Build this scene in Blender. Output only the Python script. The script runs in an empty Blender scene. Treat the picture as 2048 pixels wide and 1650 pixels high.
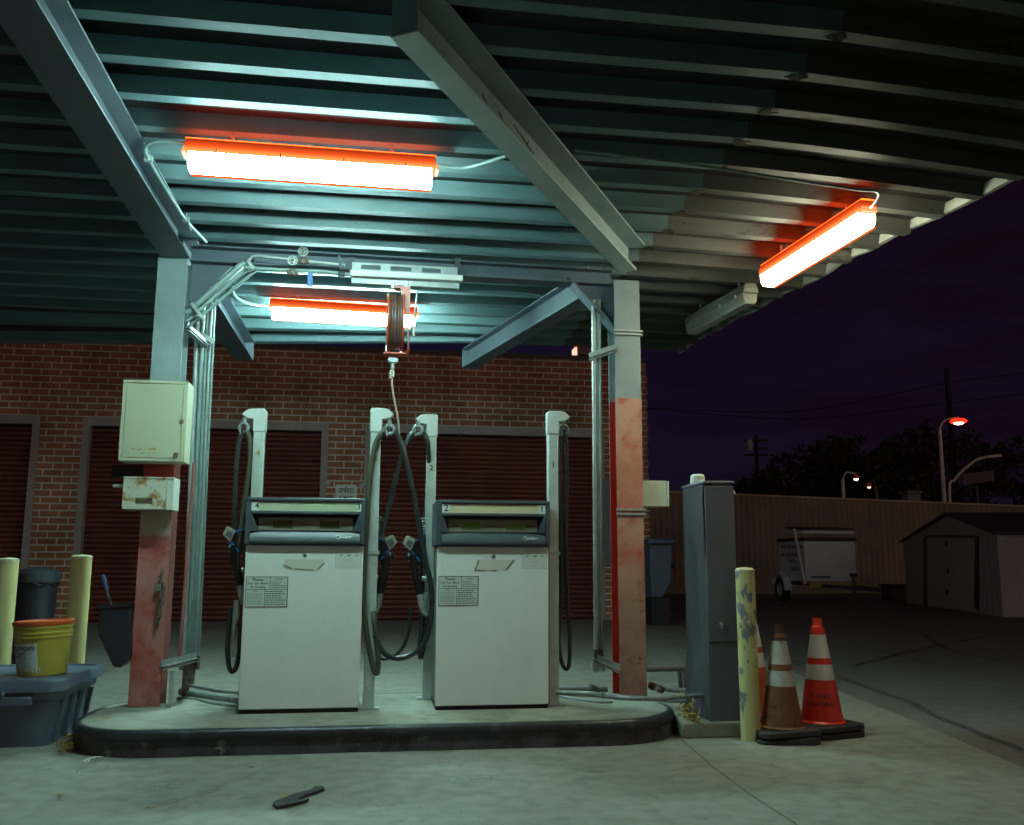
import bpy, bmesh, math, random
from mathutils import Vector, Matrix
random.seed(7)
sc = bpy.context.scene
COL = sc.collection
V = Vector
# ------------------------------------------------------------------ camera
F, HC = 1850.0, 1.08
PITCH, YAW, ROLL = math.atan(303/1850), math.radians(8.5), math.radians(0.2)
FW = V((math.sin(YAW)*math.cos(PITCH), math.cos(YAW)*math.cos(PITCH), math.sin(PITCH)))
RT = V((math.cos(YAW), -math.sin(YAW), 0)); UP = RT.cross(FW)
RR = RT*math.cos(ROLL) + UP*math.sin(ROLL); UU = UP*math.cos(ROLL) - RT*math.sin(ROLL)
CAM = V((0, 0, HC))
def ray(x, y): return FW*F + RR*(x-1024) + UU*(825-y)
def PZ(x, y, z): d = ray(x, y); return CAM + d*((z-HC)/d.z)          # point of the photo on a level plane
def PY(x, y, Y): d = ray(x, y); return CAM + d*(Y/d.y)               # ... on a wall-parallel plane
def PX(x, y, X): d = ray(x, y); return CAM + d*(X/d.x)
def PV(x, y, a, n):                                                  # ... on any plane
    d = ray(x, y); return CAM + d*((a-CAM).dot(n)/d.dot(n))
cd = bpy.data.cameras.new('camera'); cam = bpy.data.objects.new('camera', cd); COL.objects.link(cam)
cd.sensor_width = 36; cd.sensor_fit = 'HORIZONTAL'; cd.lens = F/2048*36; cd.clip_end = 600; cd.clip_start = 0.05
m = Matrix((RR, UU, -FW)).transposed().to_4x4(); m.translation = CAM; cam.matrix_world = m
sc.camera = cam
# ------------------------------------------------------------------ materials
MATS = {}
def mat(name, col, rough=0.6, metal=0.0, var=0.25, scale=4.0, bump=0.0, bscale=40.0, col2=None, thr=None,
        col3=None, scale3=12.0, thr3=0.62, emit=None, estr=0.0, spec=0.5, stretch=None, soft=0.06, coat=0.0):
    """noise-varied paint; col2 = second colour where a noise passes thr; col3 = a finer second mask"""
    if name in MATS: return MATS[name]
    mt = bpy.data.materials.new(name); mt.use_nodes = True; MATS[name] = mt
    nt = mt.node_tree; N = nt.nodes; L = nt.links; b = N['Principled BSDF']
    b.inputs['Roughness'].default_value = rough; b.inputs['Metallic'].default_value = metal
    b.inputs['Specular IOR Level'].default_value = spec; b.inputs['Coat Weight'].default_value = coat
    tc = N.new('ShaderNodeTexCoord'); vec = tc.outputs['Object']
    if stretch:
        mp = N.new('ShaderNodeMapping'); mp.inputs['Scale'].default_value = stretch; L.new(vec, mp.inputs[0]); vec = mp.outputs[0]
    def noise(s, d=6.0, r=0.6):
        n = N.new('ShaderNodeTexNoise'); n.inputs['Scale'].default_value = s; n.inputs['Detail'].default_value = d
        n.inputs['Roughness'].default_value = r; L.new(vec, n.inputs['Vector']); return n.outputs['Fac']
    def ramp(fac, t, w):
        r = N.new('ShaderNodeMapRange'); r.inputs['From Min'].default_value = t-w; r.inputs['From Max'].default_value = t+w
        L.new(fac, r.inputs['Value']); return r.outputs['Result']
    def mix(f, a, c):
        x = N.new('ShaderNodeMix'); x.data_type = 'RGBA'
        L.new(f, x.inputs['Factor'])
        for sock, v in ((x.inputs[6], a), (x.inputs[7], c)):
            if isinstance(v, tuple): sock.default_value = (*v, 1)
            else: L.new(v, sock)
        return x.outputs[2]
    lo = tuple(c*(1-var) for c in col); hi = tuple(min(1, c*(1+var*0.6)) for c in col)
    f = ramp(noise(scale), 0.5, 0.22)
    c = mix(f, lo, hi)
    if col2: c = mix(ramp(noise(scale*1.7+0.37), thr or 0.58, soft), c, col2)
    if col3: c = mix(ramp(noise(scale3, 8, 0.7), thr3, 0.03), c, col3)
    L.new(c, b.inputs['Base Color'])
    rr = N.new('ShaderNodeMapRange'); rr.inputs['To Min'].default_value = max(0.04, rough-0.12); rr.inputs['To Max'].default_value = min(1, rough+0.12)
    L.new(noise(scale*3.1), rr.inputs['Value']); L.new(rr.outputs[0], b.inputs['Roughness'])
    if bump:
        bp = N.new('ShaderNodeBump'); bp.inputs['Strength'].default_value = bump; bp.inputs['Distance'].default_value = 0.02
        L.new(noise(bscale), bp.inputs['Height']); L.new(bp.outputs[0], b.inputs['Normal'])
    if emit:
        b.inputs['Emission Color'].default_value = (*emit, 1); b.inputs['Emission Strength'].default_value = estr
    mt['mix'] = 1
    return mt
# ------------------------------------------------------------------ mesh builder
SPLIT = {'rib', 'rust_patch', 'trolley_hook', 'strap', 'end_cap', 'hanger', 'clip', 'clamp', 'door_bracket', 'door_frame', 'pictogram', 'numeral_card', 'screen',
         'scuff_guard', 'latch', 'crossarm', 'fitting', 'legend', 'door_jamb', 'foot', 'strain_spring', 'pipe_stand', 'inlet_arm', 'peeled_edge', 'swivel'}
class B:
    def __init__(s): s.bm = bmesh.new()
    def poly(s, pts):
        return s.bm.faces.new([s.bm.verts.new(p) for p in pts])
    def box(s, x0, x1, y0, y1, z0, z1):
        s.prism([V((x0, y0, z0)), V((x1, y0, z0)), V((x1, y1, z0)), V((x0, y1, z0))], V((0, 0, z1-z0))); return s
    def bar(s, p, q, w, h, up=V((0, 0, 1))):                            # a bar of w x h from p to q
        p, q = V(p), V(q); d = (q-p).normalized(); sd = d.cross(up).normalized(); u = sd.cross(d)
        a, c = sd*(w/2), u*(h/2)
        s.prism([p-a-c, p+a-c, p+a+c, p-a+c], q-p); return s
    def prism(s, pts, vec):
        vec = V(vec)
        a = [s.bm.verts.new(p) for p in pts]; b = [s.bm.verts.new(V(p)+vec) for p in pts]
        s.bm.faces.new(a); s.bm.faces.new(b[::-1]); n = len(a)
        for i in range(n): s.bm.faces.new((a[i], b[i], b[(i+1) % n], a[(i+1) % n]))
        return s
    def tube(s, pts, r, n=10, smooth=0, caps=True, closed=False):
        pts = [V(p) for p in pts]
        n0 = len(pts)
        if smooth: pts = spline(pts, smooth)
        if smooth and isinstance(r, (list, tuple)):
            f = lambda t: r[min(int(t), n0-2)]+(r[min(int(t), n0-2)+1]-r[min(int(t), n0-2)])*(t-min(int(t), n0-2))
            r = [f(i/smooth) for i in range(len(pts))]
        if not isinstance(r, (list, tuple)): r = [r]*len(pts)
        rings = []; prev = None; m_ = len(pts)
        for i, p in enumerate(pts):
            if closed: t = pts[(i+1) % m_]-pts[i-1]
            else: t = pts[min(i+1, m_-1)]-pts[max(i-1, 0)]
            t.normalize()
            if prev is None:
                a = V((0, 0, 1)) if abs(t.z) < 0.9 else V((1, 0, 0)); prev = (a-t*a.dot(t)).normalized()
            else: prev = (prev-t*prev.dot(t)).normalized()
            c = t.cross(prev)
            rings.append([s.bm.verts.new(p+(prev*math.cos(k*2*math.pi/n)+c*math.sin(k*2*math.pi/n))*r[i]) for k in range(n)])
        rng = range(m_) if closed else range(m_-1)
        for i in rng:
            a, b = rings[i], rings[(i+1) % m_]
            for k in range(n): s.bm.faces.new((a[k], a[(k+1) % n], b[(k+1) % n], b[k]))
        if caps and not closed: s.bm.faces.new(rings[0][::-1]); s.bm.faces.new(rings[-1])
        return s
    def cyl(s, p, q, r, r2=None, n=20): return s.tube([p, q], [r, r if r2 is None else r2], n)
    def lathe(s, prof, org, axis=V((0, 0, 1)), n=28):                   # prof = [(radius, height)]
        axis = V(axis).normalized(); a = V((1, 0, 0)) if abs(axis.x) < 0.9 else V((0, 1, 0))
        a = (a-axis*a.dot(axis)).normalized(); c = axis.cross(a); org = V(org); rings = []
        for r, h in prof:
            if r <= 1e-6: rings.append([s.bm.verts.new(org+axis*h)])
            else: rings.append([s.bm.verts.new(org+axis*h+(a*math.cos(k*2*math.pi/n)+c*math.sin(k*2*math.pi/n))*r) for k in range(n)])
        for A, D in zip(rings, rings[1:]):
            for k in range(n):
                q = [A[k % len(A)], A[(k+1) % n % len(A)], D[(k+1) % n % len(D)], D[k % len(D)]]
                u = []
                for v_ in q:
                    if v_ not in u: u.append(v_)
                if len(u) > 2: s.bm.faces.new(u)
        return s
    def ring(s, c, r, rr, axis, n=20, k=6):
        axis = V(axis).normalized(); a = V((1, 0, 0)) if abs(axis.x) < 0.9 else V((0, 1, 0)); a = (a-axis*a.dot(axis)).normalized(); b = axis.cross(a)
        return s.tube([V(c)+a*r*math.cos(i*2*math.pi/n)+b*r*math.sin(i*2*math.pi/n) for i in range(n)], rr, k, closed=True)
    def build(s, name, mt, parent=None, bevel=0.0, smooth=True, ang=35, label=None, normals=True):
        if name in SPLIT and parent is not None:                        # every loose piece is a part of its own
            left = set(s.bm.verts); outs = []
            while left:
                st = [next(iter(left))]; isl_ = set()
                while st:
                    v_ = st.pop()
                    if v_ in isl_: continue
                    isl_.add(v_); st += [e.other_vert(v_) for e in v_.link_edges]
                left -= isl_; n_ = B(); mp_ = {v_: n_.bm.verts.new(v_.co) for v_ in isl_}
                for f in {f for v_ in isl_ for f in v_.link_faces}: n_.bm.faces.new([mp_[v_] for v_ in f.verts])
                outs.append(n_)
            if len(outs) > 1:
                s.bm.free(); return [n_.build_one(name, mt, parent, bevel, smooth, ang, label, normals) for n_ in outs][0]
        return s.build_one(name, mt, parent, bevel, smooth, ang, label, normals)
    def build_one(s, name, mt, parent, bevel, smooth, ang, label, normals):
        if normals: bmesh.ops.recalc_face_normals(s.bm, faces=s.bm.faces)
        off = root_of(parent)
        if off is not None: bmesh.ops.translate(s.bm, verts=s.bm.verts, vec=-off)
        me = bpy.data.meshes.new(name); s.bm.to_mesh(me); s.bm.free()
        if smooth and len(me.polygons):
            me.polygons.foreach_set('use_smooth', [True]*len(me.polygons)); me.set_sharp_from_angle(angle=math.radians(ang))
        me.materials.append(mt)
        o = bpy.data.objects.new(name, me); COL.objects.link(o)
        if parent: o.parent = parent
        if bevel:
            b = o.modifiers.new('bevel', 'BEVEL'); b.width = bevel; b.segments = 2; b.limit_method = 'ANGLE'; b.angle_limit = math.radians(40)
        if label: o['label'] = label
        return o
def root_of(p):
    if p is None: return None
    while p.parent: p = p.parent
    return p.location.copy()
def spline(p, k):
    out = []
    for i in range(len(p)-1):
        a, b, c, d = p[max(i-1, 0)], p[i], p[i+1], p[min(i+2, len(p)-1)]
        for j in range(k):
            t = j/k
            out.append(0.5*((2*b)+(c-a)*t+(2*a-5*b+4*c-d)*t*t+(3*b-a-3*c+d)*t**3))
    out.append(p[-1]); return out
def thing(name, label, cat, loc=(0, 0, 0), group=None):
    o = bpy.data.objects.new(name, None); o.empty_display_size = 0.1; COL.objects.link(o); o.location = loc
    o['label'] = label; o['category'] = cat
    if group: o['group'] = group
    return o
def tag(o, label, cat, group=None):
    o['label'] = label; o['category'] = cat
    if group: o['group'] = group
    return o
def struct(o, kind='structure'): o['kind'] = kind; return o
def text(s, name, mt, fn, parent, size, align='CENTER', width=None):
    """lettering as a flat mesh; fn maps text-plane (x, y) to a point"""
    cu = bpy.data.curves.new('lettering', 'FONT'); cu.body = s; cu.size = size; cu.align_x = align; cu.align_y = 'CENTER'; cu.resolution_u = 2; cu.offset = .016*size
    o = bpy.data.objects.new('lettering', cu); COL.objects.link(o); bpy.context.view_layer.update()
    me = bpy.data.meshes.new_from_object(o.evaluated_get(bpy.context.evaluated_depsgraph_get()))
    bpy.data.objects.remove(o); b = B(); b.bm.from_mesh(me); bpy.data.meshes.remove(me)
    sx = 1.0
    if width:
        xs = [v.co.x for v in b.bm.verts]; sx = width/max(1e-6, max(xs)-min(xs))
    for v in b.bm.verts: v.co = fn(v.co.x*sx, v.co.y)
    return b.build(name, mt, parent, smooth=False, normals=False)
def front(x, y, z): return lambda u, w: V((x+u, y, z+w))

# ------------------------------------------------------------------ palette
STEEL2 = mat('dull_beam_paint', (.105, .125, .155), .5, var=.22, scale=3, bump=.12, bscale=60, col3=(.10, .08, .07), scale3=9, thr3=.70)
STEEL = mat('grey_blue_paint', (.24, .32, .33), .5, var=.22, scale=3, bump=.12, bscale=60, col3=(.12, .09, .08), scale3=9, thr3=.70)
GALV = mat('galvanised_steel', (.42, .45, .44), .42, .35, var=.25, scale=14, bump=.05)
DKSTEEL = mat('dark_steel', (.07, .075, .08), .45, .3, var=.3, scale=9)
RUSTY = mat('rusty_fitting', (.2, .17, .15), .7, .2, var=.4, scale=20, col2=(.16, .07, .03), thr=.55)
BLACK = mat('black_rubber', (.010, .010, .012), .34, var=.3, scale=3, spec=.5)
OLIVE = mat('olive_hose_rubber', (.060, .066, .040), .36, var=.25, scale=2.5, spec=.5)
HOSE = mat('hose_rubber', (.024, .031, .032), .30, var=.25, scale=2.5, spec=.5)
WHITE = mat('white_enamel', (.74, .735, .685), .40, var=.05, scale=2.2, spec=.5, bump=.02, bscale=8, col2=(.69, .685, .63), thr=.60, soft=.14, col3=(.61, .58, .50), scale3=7, thr3=.73, stretch=(1.6, 1, .35))
PRINT = mat('black_print', (.03, .035, .03), .6, var=.1)
BLUEP = mat('blue_plastic', (.02, .13, .42), .4, var=.2)
CHROME = mat('worn_aluminium', (.5, .52, .5), .3, .6, var=.3, scale=30)
YELLOW = mat('yellow_bollard_paint', (.62, .53, .24), .55, var=.14, scale=5, bump=.1, col2=(.19, .18, .2), thr=.66, col3=(.17, .17, .19), scale3=10, thr3=.71, stretch=(1, 1, .5))
YELLOW2 = mat('chipped_bollard_paint', (.64, .56, .25), .55, var=.12, scale=7, bump=.15, col2=(.2, .19, .22), thr=.565, col3=(.15, .15, .17), scale3=14, thr3=.625, stretch=(1, 1, .6), soft=.012)

# ------------------------------------------------------------------ world: night sky, fill glow added behind
w = bpy.data.worlds.new('World'); sc.world = w; w.use_nodes = True
nt = w.node_tree; N = nt.nodes; L = nt.links; bg = N['Background']
tc = N.new('ShaderNodeTexCoord'); sep = N.new('ShaderNodeSeparateXYZ'); L.new(tc.outputs['Generated'], sep.inputs[0])
def wr(src, a, b, c, d):
    r = N.new('ShaderNodeMapRange'); L.new(src, r.inputs['Value'])
    for k, v in zip(('From Min', 'From Max', 'To Min', 'To Max'), (a, b, c, d)): r.inputs[k].default_value = v
    return r.outputs[0]
def wm(f, a, b):
    x = N.new('ShaderNodeMix'); x.data_type = 'RGBA'; L.new(f, x.inputs['Factor'])
    for sock, v in ((x.inputs[6], a), (x.inputs[7], b)):
        if isinstance(v, tuple): sock.default_value = (*v, 1)
        else: L.new(v, sock)
    return x.outputs[2]
SKY = N.new('ShaderNodeTexSky'); SKY.sky_type = 'NISHITA'; SKY.sun_disc = False; SKY.sun_elevation = math.radians(-4); SKY.sun_rotation = math.radians(-60)
c = wm(wr(sep.outputs['X'], .16, .46, 0, 1), (.0044, .0038, .0150), (.0055, .0016, .0062))
nz = N.new('ShaderNodeTexNoise'); nz.inputs['Scale'].default_value = 5; nz.inputs['Detail'].default_value = 5
mp = N.new('ShaderNodeMapping'); mp.inputs['Scale'].default_value = (1, 1, 5); L.new(tc.outputs['Generated'], mp.inputs[0]); L.new(mp.outputs[0], nz.inputs['Vector'])
c = wm(wr(nz.outputs['Fac'], .45, .75, 0, .55), c, (.0078, .0062, .0180))
c = wm(wr(sep.outputs['Z'], .12, .5, 0, .75), c, (.0050, .0014, .0046))
c = wm(wr(sep.outputs['Y'], .25, -.6, 0, 1), c, (.026, .007, .010))  # reddish ambient added on the unseen side to lift the darks
m1_ = N.new('ShaderNodeMath'); m1_.operation = 'MULTIPLY'
m2_ = N.new('ShaderNodeMath'); m2_.operation = 'MULTIPLY'
L.new(wr(sep.outputs['Y'], .15, -.25, 0, 1), m1_.inputs[0]); L.new(wr(sep.outputs['Z'], .55, .12, 0, 1), m1_.inputs[1])
L.new(m1_.outputs[0], m2_.inputs[0]); L.new(wr(sep.outputs['X'], -.6, .5, .45, 1), m2_.inputs[1])
c = wm(m2_.outputs[0], c, (.240, .175, .132))                         # warm fill glow added behind the camera to brighten wall and yard
add = N.new('ShaderNodeMix'); add.data_type = 'RGBA'; add.blend_type = 'ADD'; add.inputs['Factor'].default_value = .004
L.new(c, add.inputs[6]); L.new(SKY.outputs[0], add.inputs[7])
L.new(add.outputs[2], bg.inputs['Color']); bg.inputs['Strength'].default_value = 1.0

# ------------------------------------------------------------------ ground
def ground_mat(name, col, spots, joints=None, bump=.25, big=.35):
    mt = mat(name, col, .82, var=.18, scale=big, bump=bump, bscale=70, spec=.3, col3=tuple(c_*.70 for c_ in col), scale3=2.1, thr3=.60)
    nt = mt.node_tree; N = nt.nodes; L = nt.links; b = N['Principled BSDF']
    src = b.inputs['Base Color'].links[0].from_socket; tc = N.new('ShaderNodeTexCoord')
    def mul(src, fac, colr):
        x = N.new('ShaderNodeMix'); x.data_type = 'RGBA'; L.new(fac, x.inputs['Factor']); L.new(src, x.inputs[6]); x.inputs[7].default_value = (*colr, 1); return x.outputs[2]
    fine = N.new('ShaderNodeTexNoise'); fine.inputs['Scale'].default_value = 9; fine.inputs['Detail'].default_value = 9; L.new(tc.outputs['Object'], fine.inputs['Vector'])
    r = N.new('ShaderNodeMapRange'); r.inputs['From Min'].default_value = .38; r.inputs['From Max'].default_value = .7; r.inputs['To Max'].default_value = .75; L.new(fine.outputs['Fac'], r.inputs['Value'])
    src = mul(src, r.outputs[0], tuple(c_*.62 for c_ in col))
    if spots:
        for s_, rad, k in ((2.1, .055, .75), (6.5, .075, .5)):
            vo = N.new('ShaderNodeTexVoronoi'); vo.inputs['Scale'].default_value = s_; dst = N.new('ShaderNodeMix'); dst.data_type = 'RGBA'; dst.blend_type = 'ADD'; dst.inputs['Factor'].default_value = .05; L.new(tc.outputs['Object'], dst.inputs[6]); L.new(fine.outputs['Color'], dst.inputs[7]); L.new(dst.outputs[2], vo.inputs['Vector'])
            r = N.new('ShaderNodeMapRange'); r.inputs['From Min'].default_value = rad; r.inputs['From Max'].default_value = rad*.6; r.inputs['To Max'].default_value = k
            L.new(vo.outputs['Distance'], r.inputs['Value']); src = mul(src, r.outputs[0], (.07, .065, .06))
    L.new(src, b.inputs['Base Color']); return mt
ASPH = ground_mat('worn_asphalt', (.19, .165, .15), False, bump=.5)
CONC = ground_mat('forecourt_concrete', (.30, .282, .242), True, bump=.35, big=.55)
PAD = ground_mat('pad_concrete', (.315, .30, .245), False)
b = B(); b.poly([V((-160, -60, 0)), V((160, -60, 0)), V((160, 300, 0)), V((-160, 300, 0))])
struct(b.build('ground', ASPH))
e1, e2, e3 = PZ(2030, 1530, 0), PZ(1820, 1440, 0), PZ(1650, 1372, 0)
edge = [V((3.1, -3, .004)), V((3.3, 3, .004)), e1, e2, e3, V((4.6, 11, .004)), V((5.2, 14, .004)), V((5.6, 18.3, .004))]
b = B(); b.poly([V((-14, 18.3, .004)), V((-14, -3, .004))]+[V((p.x, p.y, .004)) for p in edge]); struct(b.build('forecourt', CONC))
TAR = mat('joint_filler', (.13, .095, .075), .9, var=.4, scale=20)
b = B()
def strip(pts, w, z=.008):
    for p, q in zip(pts, pts[1:]):
        d = (q-p).normalized(); s_ = V((-d.y, d.x, 0))*w/2
        b.poly([V((v_.x, v_.y, z)) for v_ in (p-s_, q-s_, q+s_, p+s_)])
j = [PZ(1362, 1481, 0), PZ(1430, 1540, 0), PZ(1500, 1592, 0), PZ(1582, 1645, 0)]
j.append(j[-1]+(j[-1]-j[0])*1.2); strip(j, .010)
strip([V((-6, 8.6, 0)), V((3.9, 8.6, 0))], .012); strip([V((-.02, 7.1, 0)), V((-.02, 18, 0))], .012); strip([V((-6, 12.6, 0)), V((4.4, 12.6, 0))], .012)
strip([V((-2.6, -2, 0)), V((-2.6, 18, 0))], .012)
struct(b.build('forecourt_joints', TAR))
b = B(); rn = random.Random(21)
for x0_, y0_, a_, n_ in ((-.9, 4.55, .5, 16), (.75, 5.35, -1.2, 12), (-1.6, 5.2, -.2, 10), (.2, 8.0, .3, 26), (2.2, 7.9, 1.1, 14)):
    p_ = V((x0_, y0_, 0)); q_ = [p_]
    for i in range(n_): a_ += rn.gauss(0, .35); p_ = p_+V((math.cos(a_)*.06, math.sin(a_)*.06, 0)); q_.append(p_)
    strip(q_, .0045)
struct(b.build('forecourt_cracks', mat('hairline_crack', (.10, .085, .07), .95)))
OIL = mat('oil_stain', (.15, .14, .12), .5, var=.35, scale=18, col2=(.25, .24, .21), thr=.52, soft=.1)
b = B()
for x0_, y0_, r_ in ((.55, 4.9, .13), (-.95, 4.95, .09), (1.2, 5.0, .06), (1.75, 5.25, .05), (.1, 5.35, .05), (-.3, 5.2, .035), (2.7, 5.0, .05), (1.5, 4.6, .035), (.9, 4.45, .04), (2.1, 4.75, .03)):
    b.poly([V((x0_+r_*(1+.35*math.sin(3*k+x0_*9)+.2*math.sin(5*k))*math.cos(k*.2618*1.0), y0_+r_*.75*(1+.3*math.sin(2*k+y0_*7))*math.sin(k*.2618), .0062)) for k in range(24)])
struct(b.build('forecourt_stains', OIL))
b = B()
for pts in ([(1543, 1307), (1640, 1340), (1799, 1399), (1920, 1452), (2060, 1505)], [(1700, 1335), (1790, 1310), (1990, 1268)], [(1540, 1262), (1700, 1245), (1830, 1262), (1900, 1300), (2050, 1330)], [(1590, 1290), (1720, 1296), (1880, 1330)]):
    q = spline([PZ(x, y, 0) for x, y in pts], 5); strip([p+V((random.uniform(-.03, .03), random.uniform(-.03, .03), 0)) for p in q], .06, .004)
struct(b.build('asphalt_crack_seal', mat('tar_seal', (.095, .086, .088), .5, var=.3)))

# ------------------------------------------------------------------ fuel island
def rrect(x0, x1, y0, y1, rl, rr, z, n=10):
    out = []
    for cx, cy, r, a0 in ((x1-rr, y0+rr, rr, -90), (x1-rr, y1-rr, rr, 0), (x0+rl, y1-rl, rl, 90), (x0+rl, y0+rl, rl, 180)):
        out += [V((cx+r*math.cos(math.radians(a0+90*i/n)), cy+r*math.sin(math.radians(a0+90*i/n)), z)) for i in range(n+1)]
    return out
isl = thing('fuel_island', 'raised concrete pump island with rounded ends and dark steel nosing', 'pump island', (.15, 6.3, 0))
IX0, IX1, IY0, IY1 = -1.74, 2.0, 5.635, 7.05
B().prism(rrect(IX0+.03, IX1-.03, IY0+.03, IY1-.03, .50, .55, .02), (0, 0, .131)).build('slab', PAD, isl)
NOSE = mat('dark_curb_steel', (.040, .040, .048), .36, .2, var=.45, scale=4, bump=.35, bscale=14, col2=(.085, .08, .085), thr=.60, col3=(.22, .21, .20), scale3=9, thr3=.665)
b = B(); b.tube(rrect(IX0+.034, IX1-.034, IY0+.034, IY1-.034, .48, .53, .118), .036, 12, closed=True); b.build('nosing', NOSE, isl)
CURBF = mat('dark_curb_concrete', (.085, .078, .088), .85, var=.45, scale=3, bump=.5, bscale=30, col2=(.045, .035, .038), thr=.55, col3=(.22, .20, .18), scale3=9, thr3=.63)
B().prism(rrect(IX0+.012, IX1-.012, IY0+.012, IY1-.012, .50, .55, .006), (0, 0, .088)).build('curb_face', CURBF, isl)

# ------------------------------------------------------------------ canopy
can = thing('canopy', 'grey steel station canopy with corrugated deck on two painted columns', 'canopy', (.2, 6.6, 0))
ZR, ZP, SP = 3.42, 3.505, .355
RIB1 = mat('lit_rib_paint', (.22, .33, .35), .45, var=.25, scale=4, bump=.1, bscale=30, col3=(.10, .09, .07), scale3=9, thr3=.67, stretch=(.3, 1, 1))  # ribs painted lighter than the pans, as the lamps would light them
RIB2 = mat('older_lit_rib', (.165, .165, .152), .5, var=.35, scale=4, bump=.1, bscale=30, col3=(.07, .05, .04), scale3=9, thr3=.62, stretch=(.3, 1, 1))  # older sheet: ribs painted as lit, tint partly the warmer lamp
DECK2 = mat('older_shaded_pan', (.048, .040, .037), .55, var=.3, scale=1.6, bump=.1, bscale=30, col3=(.11, .08, .06), scale3=6, thr3=.66, stretch=(.35, 1, 1))  # older browner sheet, its pans also darkened to hold shade
DECK = mat('shaded_pan_paint', (.048, .052, .057), .5, var=.28, scale=1.6, bump=.1, bscale=30, col3=(.16, .12, .09), scale3=7, thr3=.70, stretch=(.35, 1, 1))  # pans painted near black to hold the shade between ribs
def edge_x(y): return 3.37+.33*max(0, min(1, (9.4-y)/4.7))
def droop(x, y):
    t = max(0, (x-1.95)/1.6); u = max(0, min(1.3, (8.5-y)/4.2))
    wv = .016*math.sin(y*2.3)+.010*math.sin(y*5.1+1)
    return -(.09*t*t*.3+.09*t*.7)*u + wv*max(0, (x-2.6))*u
b = B(); xs = [-4.6, -3.4, -2.2, -1.2, 0, 1, 1.6, 1.98, 2.0, 2.3, 2.6, 2.85, 3.05, 3.2, 3.36, 3.48, 3.56]
prof = []
k0 = -15
for k in range(k0, 18):
    y = 3.909+k*SP
    if y > 9.9: break
    prof += [(y-.065, ZP), (y-.037, ZR), (y+.037, ZR), (y+.065, ZP), (y+SP*.5-.012, ZP+.002), (y+SP*.5, ZP+.009), (y+SP*.5+.012, ZP+.002)]
rows = []
for y, z in prof:
    row = []
    for i, x in enumerate(xs):
        xx = x*edge_x(y)/3.56 if x > 2.1 else x
        zz = z+droop(xx, y) + (.002 if i >= 8 else 0) - .004*math.sin(y*1.7+x)
        row.append(b.bm.verts.new((xx, y+max(0, 1.2-xx)*.24*max(0, y-9.0)/.9, zz)))
    rows.append(row)
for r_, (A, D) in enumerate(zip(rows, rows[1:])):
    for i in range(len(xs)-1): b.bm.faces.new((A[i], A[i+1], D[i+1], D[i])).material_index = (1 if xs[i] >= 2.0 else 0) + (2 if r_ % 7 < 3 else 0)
ret = bmesh.ops.solidify(b.bm, geom=b.bm.faces[:], thickness=.004)
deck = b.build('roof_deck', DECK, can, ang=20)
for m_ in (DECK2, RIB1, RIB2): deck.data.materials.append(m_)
# roof skin above the pans keeps the night sky out
b = B(); b.prism([V((-4.6, -1.5, 3.56)), V((3.2, -1.5, 3.56)), V((3.2, 9.85, 3.56)), V((1.2, 9.85, 3.56)), V((-4.6, 11.2, 3.56))], (0, 0, .03)); b.build('roof_skin', DKSTEEL, can)
# bent edge trim on the right
b = B(); pts = []
for i in range(60):
    y = -1+i*10.8/59; pts.append(V((edge_x(y)+.005, y, ZP-.03+droop(edge_x(y), y)+.012*math.sin(y*7+math.sin(y*3)))))
for p, q in zip(pts, pts[1:]): b.bar(p, q, .035, .065)
b.build('edge_trim', GALV, can)
# torn lap joints with rust
b = B()
for k in range(-1, 15):
    y = 3.909+k*SP; x = 2.0+random.uniform(-.03, .03); n = 9; ph = random.uniform(0, 6)
    b.prism([V((x+(.045+.025*math.sin(ph+j*2.7))*math.cos(j*2*math.pi/n), y+(.030+.014*math.sin(ph+j*1.9))*math.sin(j*2*math.pi/n), ZR-.005+droop(x, y)-.006*(j % 3))) for j in range(n)], (0, 0, .004))
b.build('rust_patch', mat('rust_flakes', (.05, .03, .02), .9, var=.5, scale=30, col2=(.20, .13, .05), thr=.62), can)
def ibeam(p, q, bw, tw, zb, zt, tf=.014, web=.012, toff=0.0, name='cantilever_beam', up_plate=True, mt=None):
    b = B(); p, q = V((p[0], p[1], 0)), V((q[0], q[1], 0)); d = (q-p).normalized(); s_ = V((d.y, -d.x, 0))
    Z = lambda z: V((0, 0, z))
    b.bar(p+Z(zb+tf/2), q+Z(zb+tf/2), bw, tf); b.bar(p+Z((zb+zt)/2), q+Z((zb+zt)/2), web, zt-zb-2*tf)
    b.bar(p+s_*toff+Z(zt-tf/2), q+s_*toff+Z(zt-tf/2), tw, tf)
    if up_plate: b.bar(p+d*.001+Z((zb+zt)/2), p+d*.013+Z((zb+zt)/2), bw*.98, zt-zb-2*tf-.002)
    return b.build(name, mt or STEEL2, can, bevel=.003)
ibeam((-1.425, -1.2), (-1.425, 6.545), .20, .20, 3.2, 3.416)
ibeam((-1.40, 9.93), (-1.425, 6.745), .20, .20, 3.2, 3.416)
pf = (PZ(778, 61, 3.23)+PZ(838, 72, 3.23))/2; pc = (PZ(1228, 530, 3.23)+PZ(1275, 543, 3.23))/2
ibeam((pf.x, pf.y), (pc.x+.03, pc.y+.05), 0.125, .20, 3.234, 3.415, toff=.035, mt=STEEL)
B().bar(V((pf.x, pf.y, 3.228)), V((pc.x+.03, pc.y+.05, 3.228)), .128, .008).build('beam_flange', mat('pale_flange_paint', (.52, .62, .60), .45, var=.12, scale=5, col3=(.2, .22, .2), scale3=8, thr3=.71), can)
ibeam((1.0, 9.93), (1.72, 6.9), .16, .16, 3.2, 3.416)
ibeam((-1.34, 6.655), (1.775, 6.73), .15, .15, 3.2, 3.325, name='cross_beam', up_plate=False)
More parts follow.
